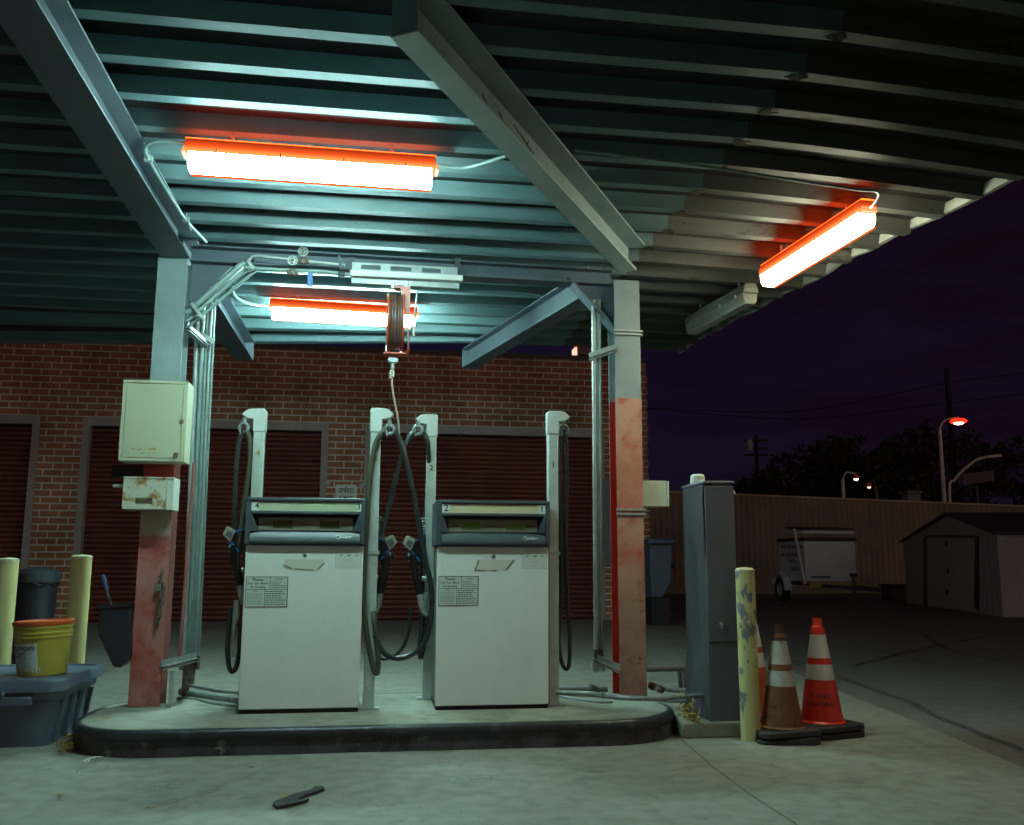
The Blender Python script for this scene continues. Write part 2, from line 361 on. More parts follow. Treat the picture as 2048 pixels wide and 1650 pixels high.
b = B(); dv = (V((pc.x, pc.y, 0))-V((pf.x, pf.y, 0))).normalized(); sv = V((dv.y, -dv.x, 0)); o_ = V((pf.x, pf.y, 0))+sv*.0075
for f0, z0_, f1, z1_ in ((1.15, 3.36, 1.45, 3.31), (1.25, 3.35, 1.52, 3.30), (1.36, 3.36, 1.33, 3.31), (.75, 3.33, .86, 3.30), (.95, 3.34, 1.0, 3.32), (2.2, 3.30, 2.32, 3.275)):
    b.bar(o_+dv*f0+V((0, 0, z0_)), o_+dv*f1+V((0, 0, z1_)), .004, .006)
b.build('rust_scratch', mat('beam_scratch', (.12, .08, .04), .9), can)
# columns: wide flange sections, painted red low down
def column_mat(name, zgrey, zlow, red, fade, yfront, side=None):
    mt = mat(name, (.27, .32, .33), .55, var=.2, scale=3, bump=.15, bscale=50, col3=(.14, .10, .08), scale3=11, thr3=.72)
    nt = mt.node_tree; N = nt.nodes; L = nt.links; b = N['Principled BSDF']; src = b.inputs['Base Color'].links[0].from_socket
    ge = N.new('ShaderNodeNewGeometry'); sp = N.new('ShaderNodeSeparateXYZ'); L.new(ge.outputs['Position'], sp.inputs[0])
    sn = N.new('ShaderNodeSeparateXYZ'); L.new(ge.outputs['True Normal'], sn.inputs[0])
    def cmp(s_, t, w):
        r = N.new('ShaderNodeMapRange'); r.inputs['From Min'].default_value = t-w; r.inputs['From Max'].default_value = t+w; L.new(s_, r.inputs['Value']); return r.outputs[0]
    def mix(f, a, c):
        x = N.new('ShaderNodeMix'); x.data_type = 'RGBA'
        L.new(f, x.inputs['Factor'])
        for sock, v in ((x.inputs[6], a), (x.inputs[7], c)):
            if isinstance(v, tuple): sock.default_value = (*v, 1)
            else: L.new(v, sock)
        return x.outputs[2]
    tc = N.new('ShaderNodeTexCoord')
    def noise(s_, d=7):
        n = N.new('ShaderNodeTexNoise'); n.inputs['Scale'].default_value = s_; n.inputs['Detail'].default_value = d; n.inputs['Roughness'].default_value = .68; L.new(tc.outputs['Object'], n.inputs['Vector']); return n.outputs['Fac']
    bleached = mix(cmp(noise(3.2), .53, .08), fade, tuple((a*.55+c_*.45) for a, c_ in zip(fade, red)))
    bleached = mix(cmp(noise(6.5, 9), .61, .08), bleached, tuple(c_*1.0 for c_ in red))
    if side: bleached = mix(cmp(sp.outputs['Z'], 1.26, .012), bleached, mix(cmp(sp.outputs['Z'], 1.45, .004), (.42, .36, .31), red))
    low = N.new('ShaderNodeMath'); low.operation = 'MULTIPLY'
    L.new(cmp(sp.outputs['Z'], zlow, -.35), low.inputs[0]); L.new(cmp(noise(5), .5, .1), low.inputs[1])
    bleached = mix(low.outputs[0], bleached, (.25, .045, .04))
    rust = N.new('ShaderNodeMath'); rust.operation = 'MULTIPLY'
    L.new(cmp(sp.outputs['Z'], zlow+.75, -.3), rust.inputs[0]); L.new(cmp(noise(13, 9), .62, .02), rust.inputs[1])
    bleached = mix(rust.outputs[0], bleached, (.19, .09, .03))
    fy = cmp(sp.outputs['Y'], yfront+.006, .001); inv = N.new('ShaderNodeMath'); inv.operation = 'SUBTRACT'; inv.inputs[0].default_value = 1; L.new(fy, inv.inputs[1]); face = inv.outputs[0]
    paint = mix(face, side or red, bleached)
    L.new(mix(cmp(sp.outputs['Z'], zgrey, .004), paint, src), b.inputs['Base Color'])
    return mt
def column(x, y, ztop, mt):
    b = B(); w_, d_, t = .2, .2, .013
    b.box(x-w_/2, x+w_/2, y, y+t, .151, ztop); b.box(x-w_/2, x+w_/2, y+d_-t, y+d_, .151, ztop)
    b.box(x-.006, x+.006, y+t, y+d_-t, .151, ztop)
    return b.build('column', mt, can, bevel=.003)
o = column(-1.442, 6.54, 3.2, column_mat('left_column_paint', 1.79, .30, (.38, .04, .028), (.46, .18, .15), 6.54, (.36, .13, .11))); o['label'] = 'canopy column with faded pink lower half carrying the cream boxes'
o = column(1.872, 6.62, 3.228, column_mat('right_column_paint', 2.31, .10, (.46, .032, .018), (.53, .27, .19), 6.62)); o['label'] = 'canopy column with bleached salmon lower half and straps'
b = B(); b.box(-1.35, -1.34, 6.6, 6.7, 3.0, 3.19)
def gusset(tri, Y, p, q, name):
    b = B(); b.prism([PY(x, y, Y) for x, y in tri], (0, .014, 0))
    P_, Q_ = PY(p[0], p[1], Y+.005), PY(q[0], q[1], Y+.005)
    b.bar(P_, Q_, .15, .014); return b.build(name, STEEL2, can, bevel=.002)
gusset([(383, 522), (484, 516), (377, 612)], 6.66, (374, 622), (508, 520), 'gusset')
gusset([(1225, 556), (1142, 560), (1226, 655)], 6.72, (1133, 558), (1229, 662), 'gusset')
# straps on right column
b = B()
for py in (661, 668, 1019, 1028):
    z = PY(1250, py, 6.61).z
    b.box(1.764, 1.982, 6.606, 6.62, z-.007, z+.007); b.box(1.962, 1.99, 6.61, 6.83, z-.007, z+.007) if py > 0 else 0
b.build('strap', GALV, can)

# ------------------------------------------------------------------ strip lamps
def lamp_mat(name, col, s_): return mat(name, (.8, .8, .8), .4, emit=col, estr=s_)
GLOW_H = mat('halo_housing', (0, 0, 0), 1.0, spec=0.0, emit=(1.0, .075, .008), estr=1.5)  # orange emission painted on the housing as the lamp's halo
GLOW_T = mat('added_top_glow', (0, 0, 0), 1.0, spec=0.0, emit=(1.0, .06, .006), estr=9.0)
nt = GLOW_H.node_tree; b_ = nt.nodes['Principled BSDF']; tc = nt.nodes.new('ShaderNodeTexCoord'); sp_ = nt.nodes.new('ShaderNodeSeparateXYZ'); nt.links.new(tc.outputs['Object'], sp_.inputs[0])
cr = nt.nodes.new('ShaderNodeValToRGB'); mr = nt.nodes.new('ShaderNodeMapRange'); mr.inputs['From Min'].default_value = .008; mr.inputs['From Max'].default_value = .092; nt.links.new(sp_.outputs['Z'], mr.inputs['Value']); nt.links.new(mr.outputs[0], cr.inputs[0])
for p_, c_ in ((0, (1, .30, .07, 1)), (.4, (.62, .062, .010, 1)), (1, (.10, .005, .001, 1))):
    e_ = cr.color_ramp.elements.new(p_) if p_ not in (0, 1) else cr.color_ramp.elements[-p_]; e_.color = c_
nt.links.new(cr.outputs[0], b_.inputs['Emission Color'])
HALO_RIM = mat('halo_rim_glow', (0, 0, 0), 1.0, spec=0.0, emit=(1.0, .13, .02), estr=1.0)
OFF_H = mat('dull_lamp_housing', (.34, .33, .29), .5, var=.2, scale=5)
OFF_D = mat('dull_diffuser', (.45, .45, .40), .35, var=.1)
def strip_lamp(p, q, z, label, col, estr, lit=True, rim=-1):
    p, q = V((p.x, p.y, z)), V((q.x, q.y, z)); d = (q-p).normalized(); s_ = V((d.y, -d.x, 0)); t = thing('strip_lamp', label, 'strip light', (p+q)/2, 'vapour tight strip lights under the canopy')
    u = V((0, 0, 1))
    sec = lambda pr: [p+s_*a+u*h for a, h in pr]
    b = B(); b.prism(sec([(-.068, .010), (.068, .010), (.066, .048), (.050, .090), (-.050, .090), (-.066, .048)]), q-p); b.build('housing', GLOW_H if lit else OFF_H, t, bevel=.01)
    if lit: B().prism(sec([(-.046, .0905), (.046, .0905), (.042, .095), (-.042, .095)]), q-p).build('added_glow_strip', GLOW_T, t)  # added strip that throws a red glow on the deck above
    i0, i1 = p+d*.02, q-d*.02
    sec2 = [i0+s_*a+u*h for a, h in [(-.064, .009), (-.060, -.045), (-.044, -.078), (.044, -.078), (.060, -.045), (.064, .009)]]
    b = B(); b.prism(sec2, i1-i0)
    b.build('diffuser', lamp_mat('lit_diffuser_%d' % (estr*10+col[0]*100), col, estr) if lit else OFF_D, t, bevel=.006)
    if lit:
        sg = rim; B().bar(i0+s_*sg*.0505-u*.0785, i1+s_*sg*.0505-u*.0785, .014, .013).build('added_halo_rim', HALO_RIM, t)  # added strip, imitates the orange halo along the lens edge
    b = B()
    for i in range(4):
        for sg in (-1, 1):
            c_ = p+(q-p)*((i+.5)/4)+s_*sg*.0705; b.bar(c_-u*.006, c_+u*.022, .018, .006, up=d)
    b.build('clip', OFF_D if not lit else mat('clip_metal', (.10, .05, .03), .6), t)
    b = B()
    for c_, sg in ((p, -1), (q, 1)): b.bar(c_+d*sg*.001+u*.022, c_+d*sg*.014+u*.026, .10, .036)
    b.build('end_cap', OFF_D if not lit else mat('halo_end_cap', (.02, .01, .005), .9, emit=(1, .40, .15), estr=.9), t)  # end caps given orange emission as part of the halo
    b = B()
    for f in (.18, .82):
        c_ = p+(q-p)*f; b.cyl(c_+u*.091, c_+u*(ZR+droop(c_.x, c_.y)-z+.0), .008)
    b.build('hanger', GALV, t)
    return t
C1 = (.56, 1.0, .93); C3 = (.95, 1.0, .68)
LS = 100.0
def pl(x, y): return PZ(x, y, 3.265)
strip_lamp(pl(372, 312), pl(870, 347), 3.26, 'lit strip light nearest the camera, above the space before the pumps', C1, LS)
strip_lamp(pl(540, 622), pl(833, 640), 3.28, 'lit strip light behind the red hose reel, towards the brick wall', C1, LS*2.35)
a_, b_ = PZ(1737, 427, 3.225), PZ(1533, 549, 3.25)
strip_lamp(a_, b_, 3.225, 'lit strip light along the bent right edge of the canopy', C3, LS*.45, rim=1)
a_, b_ = PZ(1503, 585, 3.26), PZ(1382, 652, 3.26)
strip_lamp(a_, b_, 3.25, 'unlit grey strip light at the right rear canopy edge', C3, 0, lit=False)

# ------------------------------------------------------------------ conduits
COND = mat('painted_conduit', (.24, .32, .31), .42, .15, var=.22, scale=8, bump=.05)
def conduit(pts, label, r=.011, mt=COND, clips=(), name='conduit', group='conduit runs to the strip lights'):
    q = spline([V(p) for p in pts], 6); t = thing(name, label, 'conduit', q[0], group)
    B().tube(q, r, 10).build('pipe', mt, t)
    if clips:
        b = B()
        for i in clips:
            p = V(pts[i]); b.bar(p-V((.022, 0, 0)), p+V((.022, 0, 0)), .03, .03); b.cyl(p+V((0, 0, .01)), p+V((0, 0, .05)), .005)
        b.build('clip', GALV, t)
    return t
zc = 3.375
conduit([PZ(x, y, zc) for x, y in ((372, 287), (325, 281), (300, 285), (290, 297), (297, 318), (336, 385), (372, 440), (412, 483))], 'bent conduit along the left beam to the nearest lit strip light', clips=(4, 6))
conduit([PZ(x, y, zc) for x, y in ((876, 331), (925, 335), (960, 328), (1012, 312))], 'short conduit from the nearest strip light to the diagonal beam')
conduit([PZ(x, y, zc) for x, y in ((463, 570), (468, 588), (484, 602), (512, 610), (542, 613))], 'curved conduit feeding the strip light behind the hose reel', r=.014)
conduit([PZ(1150, 300, 3.36), PZ(1300, 318, 3.345), PZ(1450, 339, 3.31), PZ(1600, 362, 3.285), PZ(1715, 379, 3.26), PZ(1748, 381, 3.255), PZ(1757, 391, 3.25), PZ(1741, 415, 3.24)], 'thin conduit looping to the strip light on the right edge', r=.008)
# vertical bundles beside the columns
def bundle(label, pxs, ytop, ybot, Y, col_x, zb, dirn, loc):
    t = thing('conduit_bundle', label, 'conduit bundle', loc, 'vertical conduit bundles beside the columns')
    for i, (xt, xb, r) in enumerate(pxs):
        yy = Y+.012*(i % 2); a, c_ = PY(xt, ytop, yy), PY(xb, ybot, yy); B().cyl(a, c_, r, n=12).build('pipe', COND if i % 3 else GALV, t)
        B().cyl(c_+V((0, 0, .06)), c_-V((0, 0, .03)), r*1.45, n=12).build('coupling', RUSTY, t)
    return t
bl = bundle('cluster of vertical conduits beside the pink column and cream box', [(397, 366, .018), (407.5, 376, .014), (416, 384, .012), (423.5, 390.5, .011), (430, 396, .009)], 596, 1330, 6.80, 0, 0, 1, (-1.2, 6.8, .15))
B().cyl(PY(389, 926, 6.78), PY(358, 1330, 6.78), .013, n=12).build('pipe', mat('pink_pipe', (.38, .15, .13), .55, var=.25, scale=8), bl)
br = bundle('pair of vertical conduits beside the bleached salmon column', [(1187, 1192, .016), (1193.5, 1198, .013), (1199, 1203, .011)], 600, 1316, 6.70, 0, 0, 1, (1.62, 6.7, .3))
def strut(p, q, t, n=4):
    b = B(); p, q = V(p), V(q); b.bar(p, q, .041, .006); u = V((0, 0, 1))
    b.bar(p+u*.02, q+u*.02, .006, .036)
    b.bar(p-u*.02, q-u*.02, .041, .006); return b.build('strut', GALV, t)
strut(PY(374, 655, 6.52), PY(412, 690, 6.75), bl); strut(PY(322, 1333, 6.52), PY(392, 1316, 6.78), bl); strut(PY(400, 672, 6.77), PY(428, 690, 6.77), bl)
strut(PY(1234, 697, 6.6), PY(1178, 716, 6.66), br); strut(PY(1240, 1340, 6.58), PY(1186, 1316, 6.70), br)
b = B(); b.lathe([(0, -.05), (.03, -.03), (.035, .0), (.03, .03), (0, .04)], PY(1192, 1332, 6.7)); b.cyl(PY(1186, 1332, 6.7), PY(1210, 1338, 6.66), .02); b.build('junction_fitting', GALV, br)
# diagonal pipes over the left gusset
t = thing('conduit_bundle', 'diagonal conduits running up the left gusset to the cross beam', 'conduit bundle', PY(440, 570, 6.5), 'vertical conduit bundles beside the columns')
for (x0, y0, x1, y1), r, Y in (((372, 628, 488, 524), .022, 6.50), ((374, 642, 500, 532), .014, 6.52), ((376, 655, 512, 540), .012, 6.53)):
    B().cyl(PY(x0, y0, Y), PY(x1, y1, Y), r, n=12).build('pipe', COND, t)
b = B(); b.bar(PY(384, 608, 6.47), PY(408, 640, 6.47), .05, .02); b.bar(PY(495, 522, 6.47), PY(508, 538, 6.47), .04, .02); b.build('clamp', GALV, t)
# pipe with valves along the cross beam
t = thing('air_pipe', 'pipe with two round valve handwheels under the cross beam', 'pipework', PY(590, 530, 6.5))
B().tube([PY(x, y, 6.5) for x, y in ((490, 530), (505, 513), (515, 512), (600, 521), (690, 531))], .012, 10).build('pipe', GALV, t)
B().tube([PY(x, y, 6.47) for x, y in ((488, 535), (560, 540), (640, 543), (700, 549))], .016, 10).build('pipe', COND, t)
for (x, y), yv in (((585, 521), 545), ((606, 503), 522)):
    c_ = PY(x, y, 6.40); vb = B(); vb.cyl(c_+V((0, -.01, 0)), c_+V((0, .08, 0)), .012); vb.lathe([(0, -.03), (.026, -.02), (.03, 0), (.026, .02), (0, .03)], PY(x, yv, 6.47)); vb.cyl(PY(x, yv, 6.47)-V((.04, 0, 0)), PY(x, yv, 6.47)+V((.04, 0, 0)), .021)
    vo = vb.build('valve', RUSTY, t); hb = B(); hb.ring(c_, .031, .006, (0, 1, 0)); hb.lathe([(0, -.006), (.016, -.006), (.016, .006), (0, .006)], c_, (0, 1, 0))
    for k in range(5):
        a = k*2*math.pi/5; hb.cyl(c_, c_+V((math.cos(a)*.031, 0, math.sin(a)*.031)), .004, n=6)
    hb.build('handwheel', CHROME, vo)
B().box(*[v_ for v_ in (PY(616, 545, 6.44).x, PY(626, 545, 6.44).x, 6.43, 6.45, PY(620, 573, 6.44).z, PY(620, 547, 6.44).z)]).build('tag', BLUEP, t)
b = B(); b.bar(PY(678, 512, 6.46), PY(682, 540, 6.46), .03, .02); b.cyl(PY(676, 548, 6.45), PY(690, 550, 6.45), .02); b.build('clamp', DKSTEEL, t)

# ------------------------------------------------------------------ reel rail and hose reel
t = thing('reel_rail', 'white rail with slotted steel strut hung below the cross beam', 'rail', PY(812, 548, 6.45))
p, q = PY(701, 547, 6.45), PY(925, 558, 6.45)
B().bar(p, q, .05, .042).build('white_bar', mat('white_rail', (.72, .70, .68), .4, var=.08), t, bevel=.004)
b = B(); p2, q2 = PY(704, 533, 6.5), PY(915, 544, 6.5); d = (q2-p2)
for f0, f1 in ((0, .085), (.27, .36), (.56, .66), (.84, 1)): b.bar(p2+d*f0, p2+d*f1, .006, .062)
b.bar(p2+V((0, 0, .024)), q2+V((0, 0, .024)), .0055, .015); b.bar(p2-V((0, 0, .024)), q2-V((0, 0, .024)), .0055, .015)
b.bar(p2+V((0, .03, .033)), q2+V((0, .03, .033)), .05, .005); b.build('slotted_strut', GALV, t)
B().bar(PY(703, 562, 6.50), PY(918, 574, 6.50), .05, .04).build('lower_channel', GALV, t)
b = B()
for x in (704, 915): b.bar(PY(x, 545, 6.53), PY(x, 515, 6.53), .02, .04)
b.build('hanger', DKSTEEL, t)
RED = mat('red_reel_paint', (.50, .07, .03), .35, var=.25, scale=12, spec=.6)
RY = 6.25
t = thing('hose_reel', 'red air hose reel hanging from the white rail', 'hose reel', PY(800, 640, RY))
cx = PY(793, 640, RY); X0, X1 = PY(776, 640, RY).x, PY(806, 640, RY).x
b = B()
for x in (X0, X1):
    b.lathe([(0, -.003), (.20, -.003), (.205, 0), (.20, .003), (0, .003)], (x, RY+.05, cx.z-.01), (1, 0, 0), 40)
    b.ring((x, RY+.05, cx.z-.01), .204, .007, (1, 0, 0), 40)
b.build('side_disc', RED, t)
b = B()
for k in range(5):
    for j in range(2): b.ring((X0+.012+k*(X1-X0-.024)/4, RY+.05, cx.z-.01), .165+.022*j-.006*(k % 2), .0115, (1, 0, 0), 40, 8)
b.lathe([(.15, -(X1-X0)/2), (.15, (X1-X0)/2)], ((X0+X1)/2, RY+.05, cx.z-.01), (1, 0, 0), 32)
b.build('wound_hose', mat('brown_hose', (.13, .06, .045), .35, var=.3, scale=10, spec=.6), t)
b = B(); xr = PY(818, 640, RY).x
zt, zb_ = PY(800, 575, RY).z, PY(790, 707, RY).z
b.bar((xr, RY+.03, zt), (xr, RY+.03, zb_+.05), .008, .075, up=V((1, 0, 0))) if False else b.box(xr-.005, xr+.005, RY-.01, RY+.08, zb_+.04, zt)
b.tube([(xr, RY+.035, zb_+.05), (xr-.008, RY+.035, zb_+.02), (xr-.04, RY+.035, zb_), (PY(769, 707, RY).x, RY+.035, zb_)], .012, 8, smooth=4)
b.box(PY(768, 707, RY).x, xr-.02, RY-.02, RY+.09, zb_-.004, zb_+.006)
b.box(PY(789, 575, RY).x, xr+.005, RY-.01, RY+.08, zt-.005, zt+.006)
b.prism([V((PY(800, 580, RY).x, RY-.012, zt)), V((xr, RY-.012, zt)), V((xr, RY-.012, zt-.20)), V((xr-.012, RY-.012, zt-.2))], (0, .008, 0))
b.build('frame', RED, t)
b = B()
for x in (788, 816):
    a = PY(x, 566, RY); b.box(a.x-.016, a.x-.012, RY, RY+.05, a.z-.035, a.z+.02); b.box(a.x+.012, a.x+.016, RY, RY+.05, a.z-.035, a.z+.02); b.cyl((a.x, RY+.02, a.z-.03), (a.x, RY+.02, a.z+.012), .008)
b.build('trolley_hook', CHROME, t)
b = B(); b.tube([PY(835, 580, RY), PY(830, 620, RY), PY(826, 655, RY)], .007, 8); b.cyl(PY(820, 655, RY), PY(831, 655, RY), .012); b.cyl(PY(827, 655, RY), PY(827, 672, RY), .01); b.build('inlet_arm', CHROME, t)
a = PY(786, 720, RY); b = B(); b.box(a.x-.03, a.x+.03, RY, RY+.05, a.z-.015, a.z+.015); b.cyl(a-V((.022, .005, 0)), a-V((.022, -.05, 0)), .013); b.cyl(a+V((.022, -.005, 0)), a+V((.022, .05, 0)), .013); b.build('roller_guide', GALV, t)
b = B(); b.tube([PY(x, y, RY+.02) for x, y in ((786, 722), (785, 740), (784, 762), (786, 785), (791, 810), (796, 838))], .0075, 8, smooth=4); b.build('drop_hose', mat('pale_hose', (.42, .27, .2), .5, var=.2), t)
b = B(); b.cyl(PY(785.5, 726, RY+.02), PY(785, 738, RY+.02), .012); b.lathe([(0, -.03), (.017, -.02), (.017, .02), (0, .03)], PY(784, 748, RY+.02)); b.cyl(PY(780, 744, RY+.01), PY(780, 757, RY+.01), .009)
b.cyl(PY(796, 838, RY+.02), PY(799, 872, RY+.02), .007); b.cyl(PY(795, 878, RY+.02), PY(803, 880, RY+.02), .011); b.build('fitting', CHROME, t)

# ------------------------------------------------------------------ fuel dispensers
HEAD = mat('slate_plastic', (.060, .076, .092), .38, var=.2, scale=4, spec=.5, bump=.05, bscale=20)
SEAM = mat('dark_gap', (.02, .012, .01), .8)
STICK = mat('sticker_white', (.60, .64, .55), .5, var=.06)
STICKP = mat('faded_print', (.24, .27, .23), .6, var=.1)
TORN = mat('torn_sticker_residue', (.60, .57, .47), .65, var=.06, scale=6)
CREAM_L = mat('header_strip_green', (.46, .50, .33), .4, var=.08); CREAM_R = mat('header_strip_cream', (.66, .56, .34), .4, var=.06)
TAN = mat('display_plate', (.20, .185, .13), .45, var=.1)
def dispenser(x0, x1, nums, label, strip_m, lcd_m, worn, pxtop):
    Y0, Y1 = 6.16, 6.62; zb, zs, zt = .158, 1.205, 1.498
    t = thing('fuel_dispenser', label, 'fuel pump', ((x0+x1)/2, 6.4, .15), 'fuel pumps on the island'); cx = (x0+x1)/2
    b = B(); b.box(x0+.012, x1-.012, Y0+.02, Y1, .151, zs-.02); b.build('cabinet', mat('cabinet_grey', (.20, .21, .19), .5, var=.2), t)
    B().box(x0+.006, x1-.006, Y0+.012, Y1-.01, .1515, .178).build('plinth', SEAM, t)
    pn = B(); pn.box(x0, x1, Y0, Y0+.018, .178, zs-.012); pn = pn.build('front_panel', WHITE, t, bevel=.006)
    b = B(); b.lathe([(.0, -.004), (.013, -.004), (.016, 0), (.016, .004)], (cx-.0, Y0-.001, zs-.075), (0, 1, 0), 20); lk = b.build('lock', CHROME, pn)
    B().lathe([(0, -.0065), (.007, -.0065), (.007, -.003)], (cx, Y0-.001, zs-.075), (0, 1, 0), 12).build('keyhole', SEAM, lk)
    # head: frame around a recess
    hb = B(); f0, f1 = x0-.008, x1+.006; yb = Y0-.03; zl = zs-.004
    hb.box(f0, f1, Y0+.10, Y1+.01, zl, zt)                                   # body behind
    hb.box(f0, f1, yb, Y0+.10, zt-.022, zt)                                  # brow
    hb.box(f0, f0+.03, yb, Y0+.10, zl, zt-.022); hb.box(f1-.03, f1, yb, Y0+.10, zl, zt-.022)
    hb.box(f0+.03, f1-.03, yb, Y0+.10, zt-.105, zt-.088)                      # shelf under the header strip
    hb.box(f0+.03, f1-.03, yb+.02, Y0+.10, zt-.022-.068, zt-.022)             # behind the strip
    # sloping lower lip and cheeks
    zlip = zl+.080
    hb.prism([V((f0+.03, yb, zl)), V((f0+.03, yb-.012, zl+.012)), V((f0+.03, yb-.012, zl+.026)), V((f0+.03, yb+.022, zlip)), V((f0+.03, Y0+.10, zlip)), V((f0+.03, Y0+.10, zl))], (f1-f0-.06, 0, 0))
    for s_, xx in ((1, f0+.03), (-1, f1-.03)):
        hb.prism([V((xx, yb, zt-.105)), V((xx, yb+.005, zlip)), V((xx+s_*.055, yb+.01, zlip)), V((xx+s_*.008, yb+.002, zt-.105))], (0, .09, 0))
    hd = hb.build('head', HEAD, t, bevel=.006)
    st = B(); sx0, sx1 = x0+.025, x1-.022; st.box(sx0, sx1, yb+.013, yb+.02, zt-.085, zt-.027); st = st.build('header_strip', strip_m, hd)
    wt = mat('white_numeral_card', (.70, .74, .68), .5, var=.04)
    b = B(); b.box(sx0+.001, sx0+(.055 if worn else .05), yb+.0095, yb+.0135, zt-.084, zt-.028); b.box(sx1-(.048 if worn else .03), sx1-.001, yb+.0095, yb+.0135, zt-.084, zt-.028); b.build('numeral_card', wt, st)
    text(nums[0], 'numeral', PRINT, front(sx0+(.028 if worn else .036), yb+.008, zt-.055), st, .062 if worn else .056)
    text(nums[1], 'numeral', PRINT, front(sx1-(.026 if worn else .018), yb+.008, zt-.055), st, .060 if worn else .056)
    dp = B(); dp.box(f0+.075, f1-.075, Y0+.022, Y0+.06, zlip+.004, zt-.122); dp = dp.build('display_plate', TAN, t, bevel=.006)
    zc_ = (zlip+.004+zt-.122)/2
    for fx in (.30, .70):
        xx = x0+(x1-x0)*fx; b = B(); b.box(xx-.062, xx+.062, Y0+.018, Y0+.023, zc_-.022, zc_+.022); b.build('screen', lcd_m, dp)
    b = B()
    for fx, w_ in ((.165, .05), (.84, .05), (.5, .07)):
        xx = x0+(x1-x0)*fx; b.box(xx-w_/2, xx+w_/2, Y0+.0205, Y0+.0222, zc_-.004, zc_+.004)
    b.build('legend', mat('legend_brown', (.16, .08, .05), .6), dp)
    # maker mark: ring and wordmark
    zm = zl+.046; ym = yb+.0008
    b = B(); b.ring((x1-.165, yb-.006, zm), .0115, .0035, (0, 1, .25), 16, 6); b.build('maker_mark', STICK, hd)
    text('GASBOY', 'maker_name', STICK, lambda u, w_: V((x1-.115+u, yb-.0085+w_*.45, zm+w_)), hd, .02, width=.075)
    # stickers
    sx, sz = x0+.012, .995 if not worn else 1.0
    W_, H_ = .262, .190; s0 = Y0-.0018
    b = B(); b.box(sx, sx+W_, s0, Y0-.0002, sz-H_, sz); sk = b.build('warning_sticker', STICK, pn)
    b = B(); yy0, yy1 = s0-.0012, s0-.0002; fr = .0035
    def ln(xa, xb, za, zb2): b.box(xa, xb, yy0, yy1, za, zb2)
    ln(sx, sx+W_, sz-fr, sz); ln(sx, sx+W_, sz-H_, sz-H_+fr); ln(sx, sx+fr, sz-H_, sz); ln(sx+W_-fr*1.5, sx+W_, sz-H_, sz)
    ln(sx, sx+W_, sz-.081, sz-.078); ln(sx+.148, sx+.151, sz-.08, sz); ln(sx+.118, sx+.121, sz-H_, sz-.08); b.build('sticker_rules', PRINT, sk)
    for k, s_ in enumerate(('Please', 'Stop Your Motor', 'No Smoking')):
        text(s_, 'sticker_words', PRINT, front(sx+.075, yy0-.0003, sz-.019-.023*k), sk, .025 if k == 0 else .019, width=(.066, .13, .092)[k])
    text('WARNING', 'sticker_words', PRINT, front(sx+.205, yy0-.0003, sz-.017), sk, .012, width=.055)
    text('NOTICE', 'sticker_words', PRINT, front(sx+.06, yy0-.0003, sz-.090), sk, .009, width=.032)
    b = B(); rnd = random.Random(3)
    def lines(xa, xb, za, n, pitch, h, lo=.6):
        for i in range(n):
            x = xa; end = xa+(xb-xa)*rnd.uniform(lo, 1)
            while x < end:
                w_ = rnd.uniform(.006, .020); ln(x, min(x+w_, end), za-i*pitch-h, za-i*pitch); x += w_+.004
    lines(sx+.158, sx+.25, sz-.032, 4, .011, .004); b.build('small_print', PRINT, sk); b = B(); lines(sx+.126, sx+.25, sz-.090, 7, .0135, .0052, .7); b.build('small_print', PRINT, sk)
    b = B(); lines(sx+.010, sx+.110, sz-.102, 9, .0088, .0030, .85); b.build('small_print', STICKP, sk)
    # faded instruction card top right
    ex0, ex1, ez0, ez1 = x1-.178, x1-.012, zs-.155, zs-.022
    b = B(); b.box(ex0, ex1, s0+.0006, Y0-.0002, ez0, ez1); ck = b.build('instruction_card', mat('pale_card', (.62, .63, .56), .5, var=.05), pn)
    b = B(); yy0, yy1 = s0-.0003, s0+.0004
    ln(ex0, ex1, ez1-.002, ez1); ln(ex0, ex1, ez0, ez0+.002); ln(ex0, ex0+.002, ez0, ez1); ln(ex1-.002, ex1, ez0, ez1)
    lines(ex0+.025, ex1-.02, ez1-.018, 2, .014, .003, .9); lines(ex0+.05, ex1-.05, ez1-.075, 3, .009, .0025, .8); lines(ex0+.03, ex1-.02, ez1-.112, 1, .01, .003, .9); b.build('card_print', mat('ghost_print', (.40, .42, .36), .6), ck)
    b = B()
    for fx in (.2, .47, .54, .8): b.prism([V((ex0+(ex1-ex0)*fx+dx, yy0-.0002, ez1-.052+dz)) for dx, dz in ((-.011, -.004), (.004, .004), (.010, .009), (.006, -.003))], (0, -.0006, 0))
    b.build('pictogram', PRINT, ck)
    # torn sticker with curled edge
    b = B()
    if worn: q = [(cx-.11, zs-.098), (cx+.155, zs-.098), (cx+.09, zs-.165), (cx-.12, zs-.165)]
    else: q = [(cx-.13, zs-.10), (cx+.125, zs-.10), (cx+.10, zs-.16), (cx+.09, zs-.165), (cx-.03, zs-.168), (cx-.12, zs-.15)]
    b.prism([V((x, Y0-.0003, z)) for x, z in q], (0, -.0013, 0)); b.build('torn_label', TORN, pn)
    b = B()
    segs = ([(-.125, -.168, -.095, -.098), (.085, -.165, .135, -.098), (-.12, -.167, -.05, -.167), (-.02, -.167, .02, -.168)] if worn else [(-.135, -.135, -.08, -.158), (-.06, -.160, .06, -.168), (.085, -.165, .125, -.12)])
    for xa, za, xb, zb2 in segs: b.bar(V((cx+xa, Y0-.003, zs+za)), V((cx+xb, Y0-.003, zs+zb2)), .003, .005 if abs(za-zb2) < .02 else .008)
    b.build('peeled_edge', mat('peeled_edge_dark', (.20, .17, .09), .8), pn)
    return t
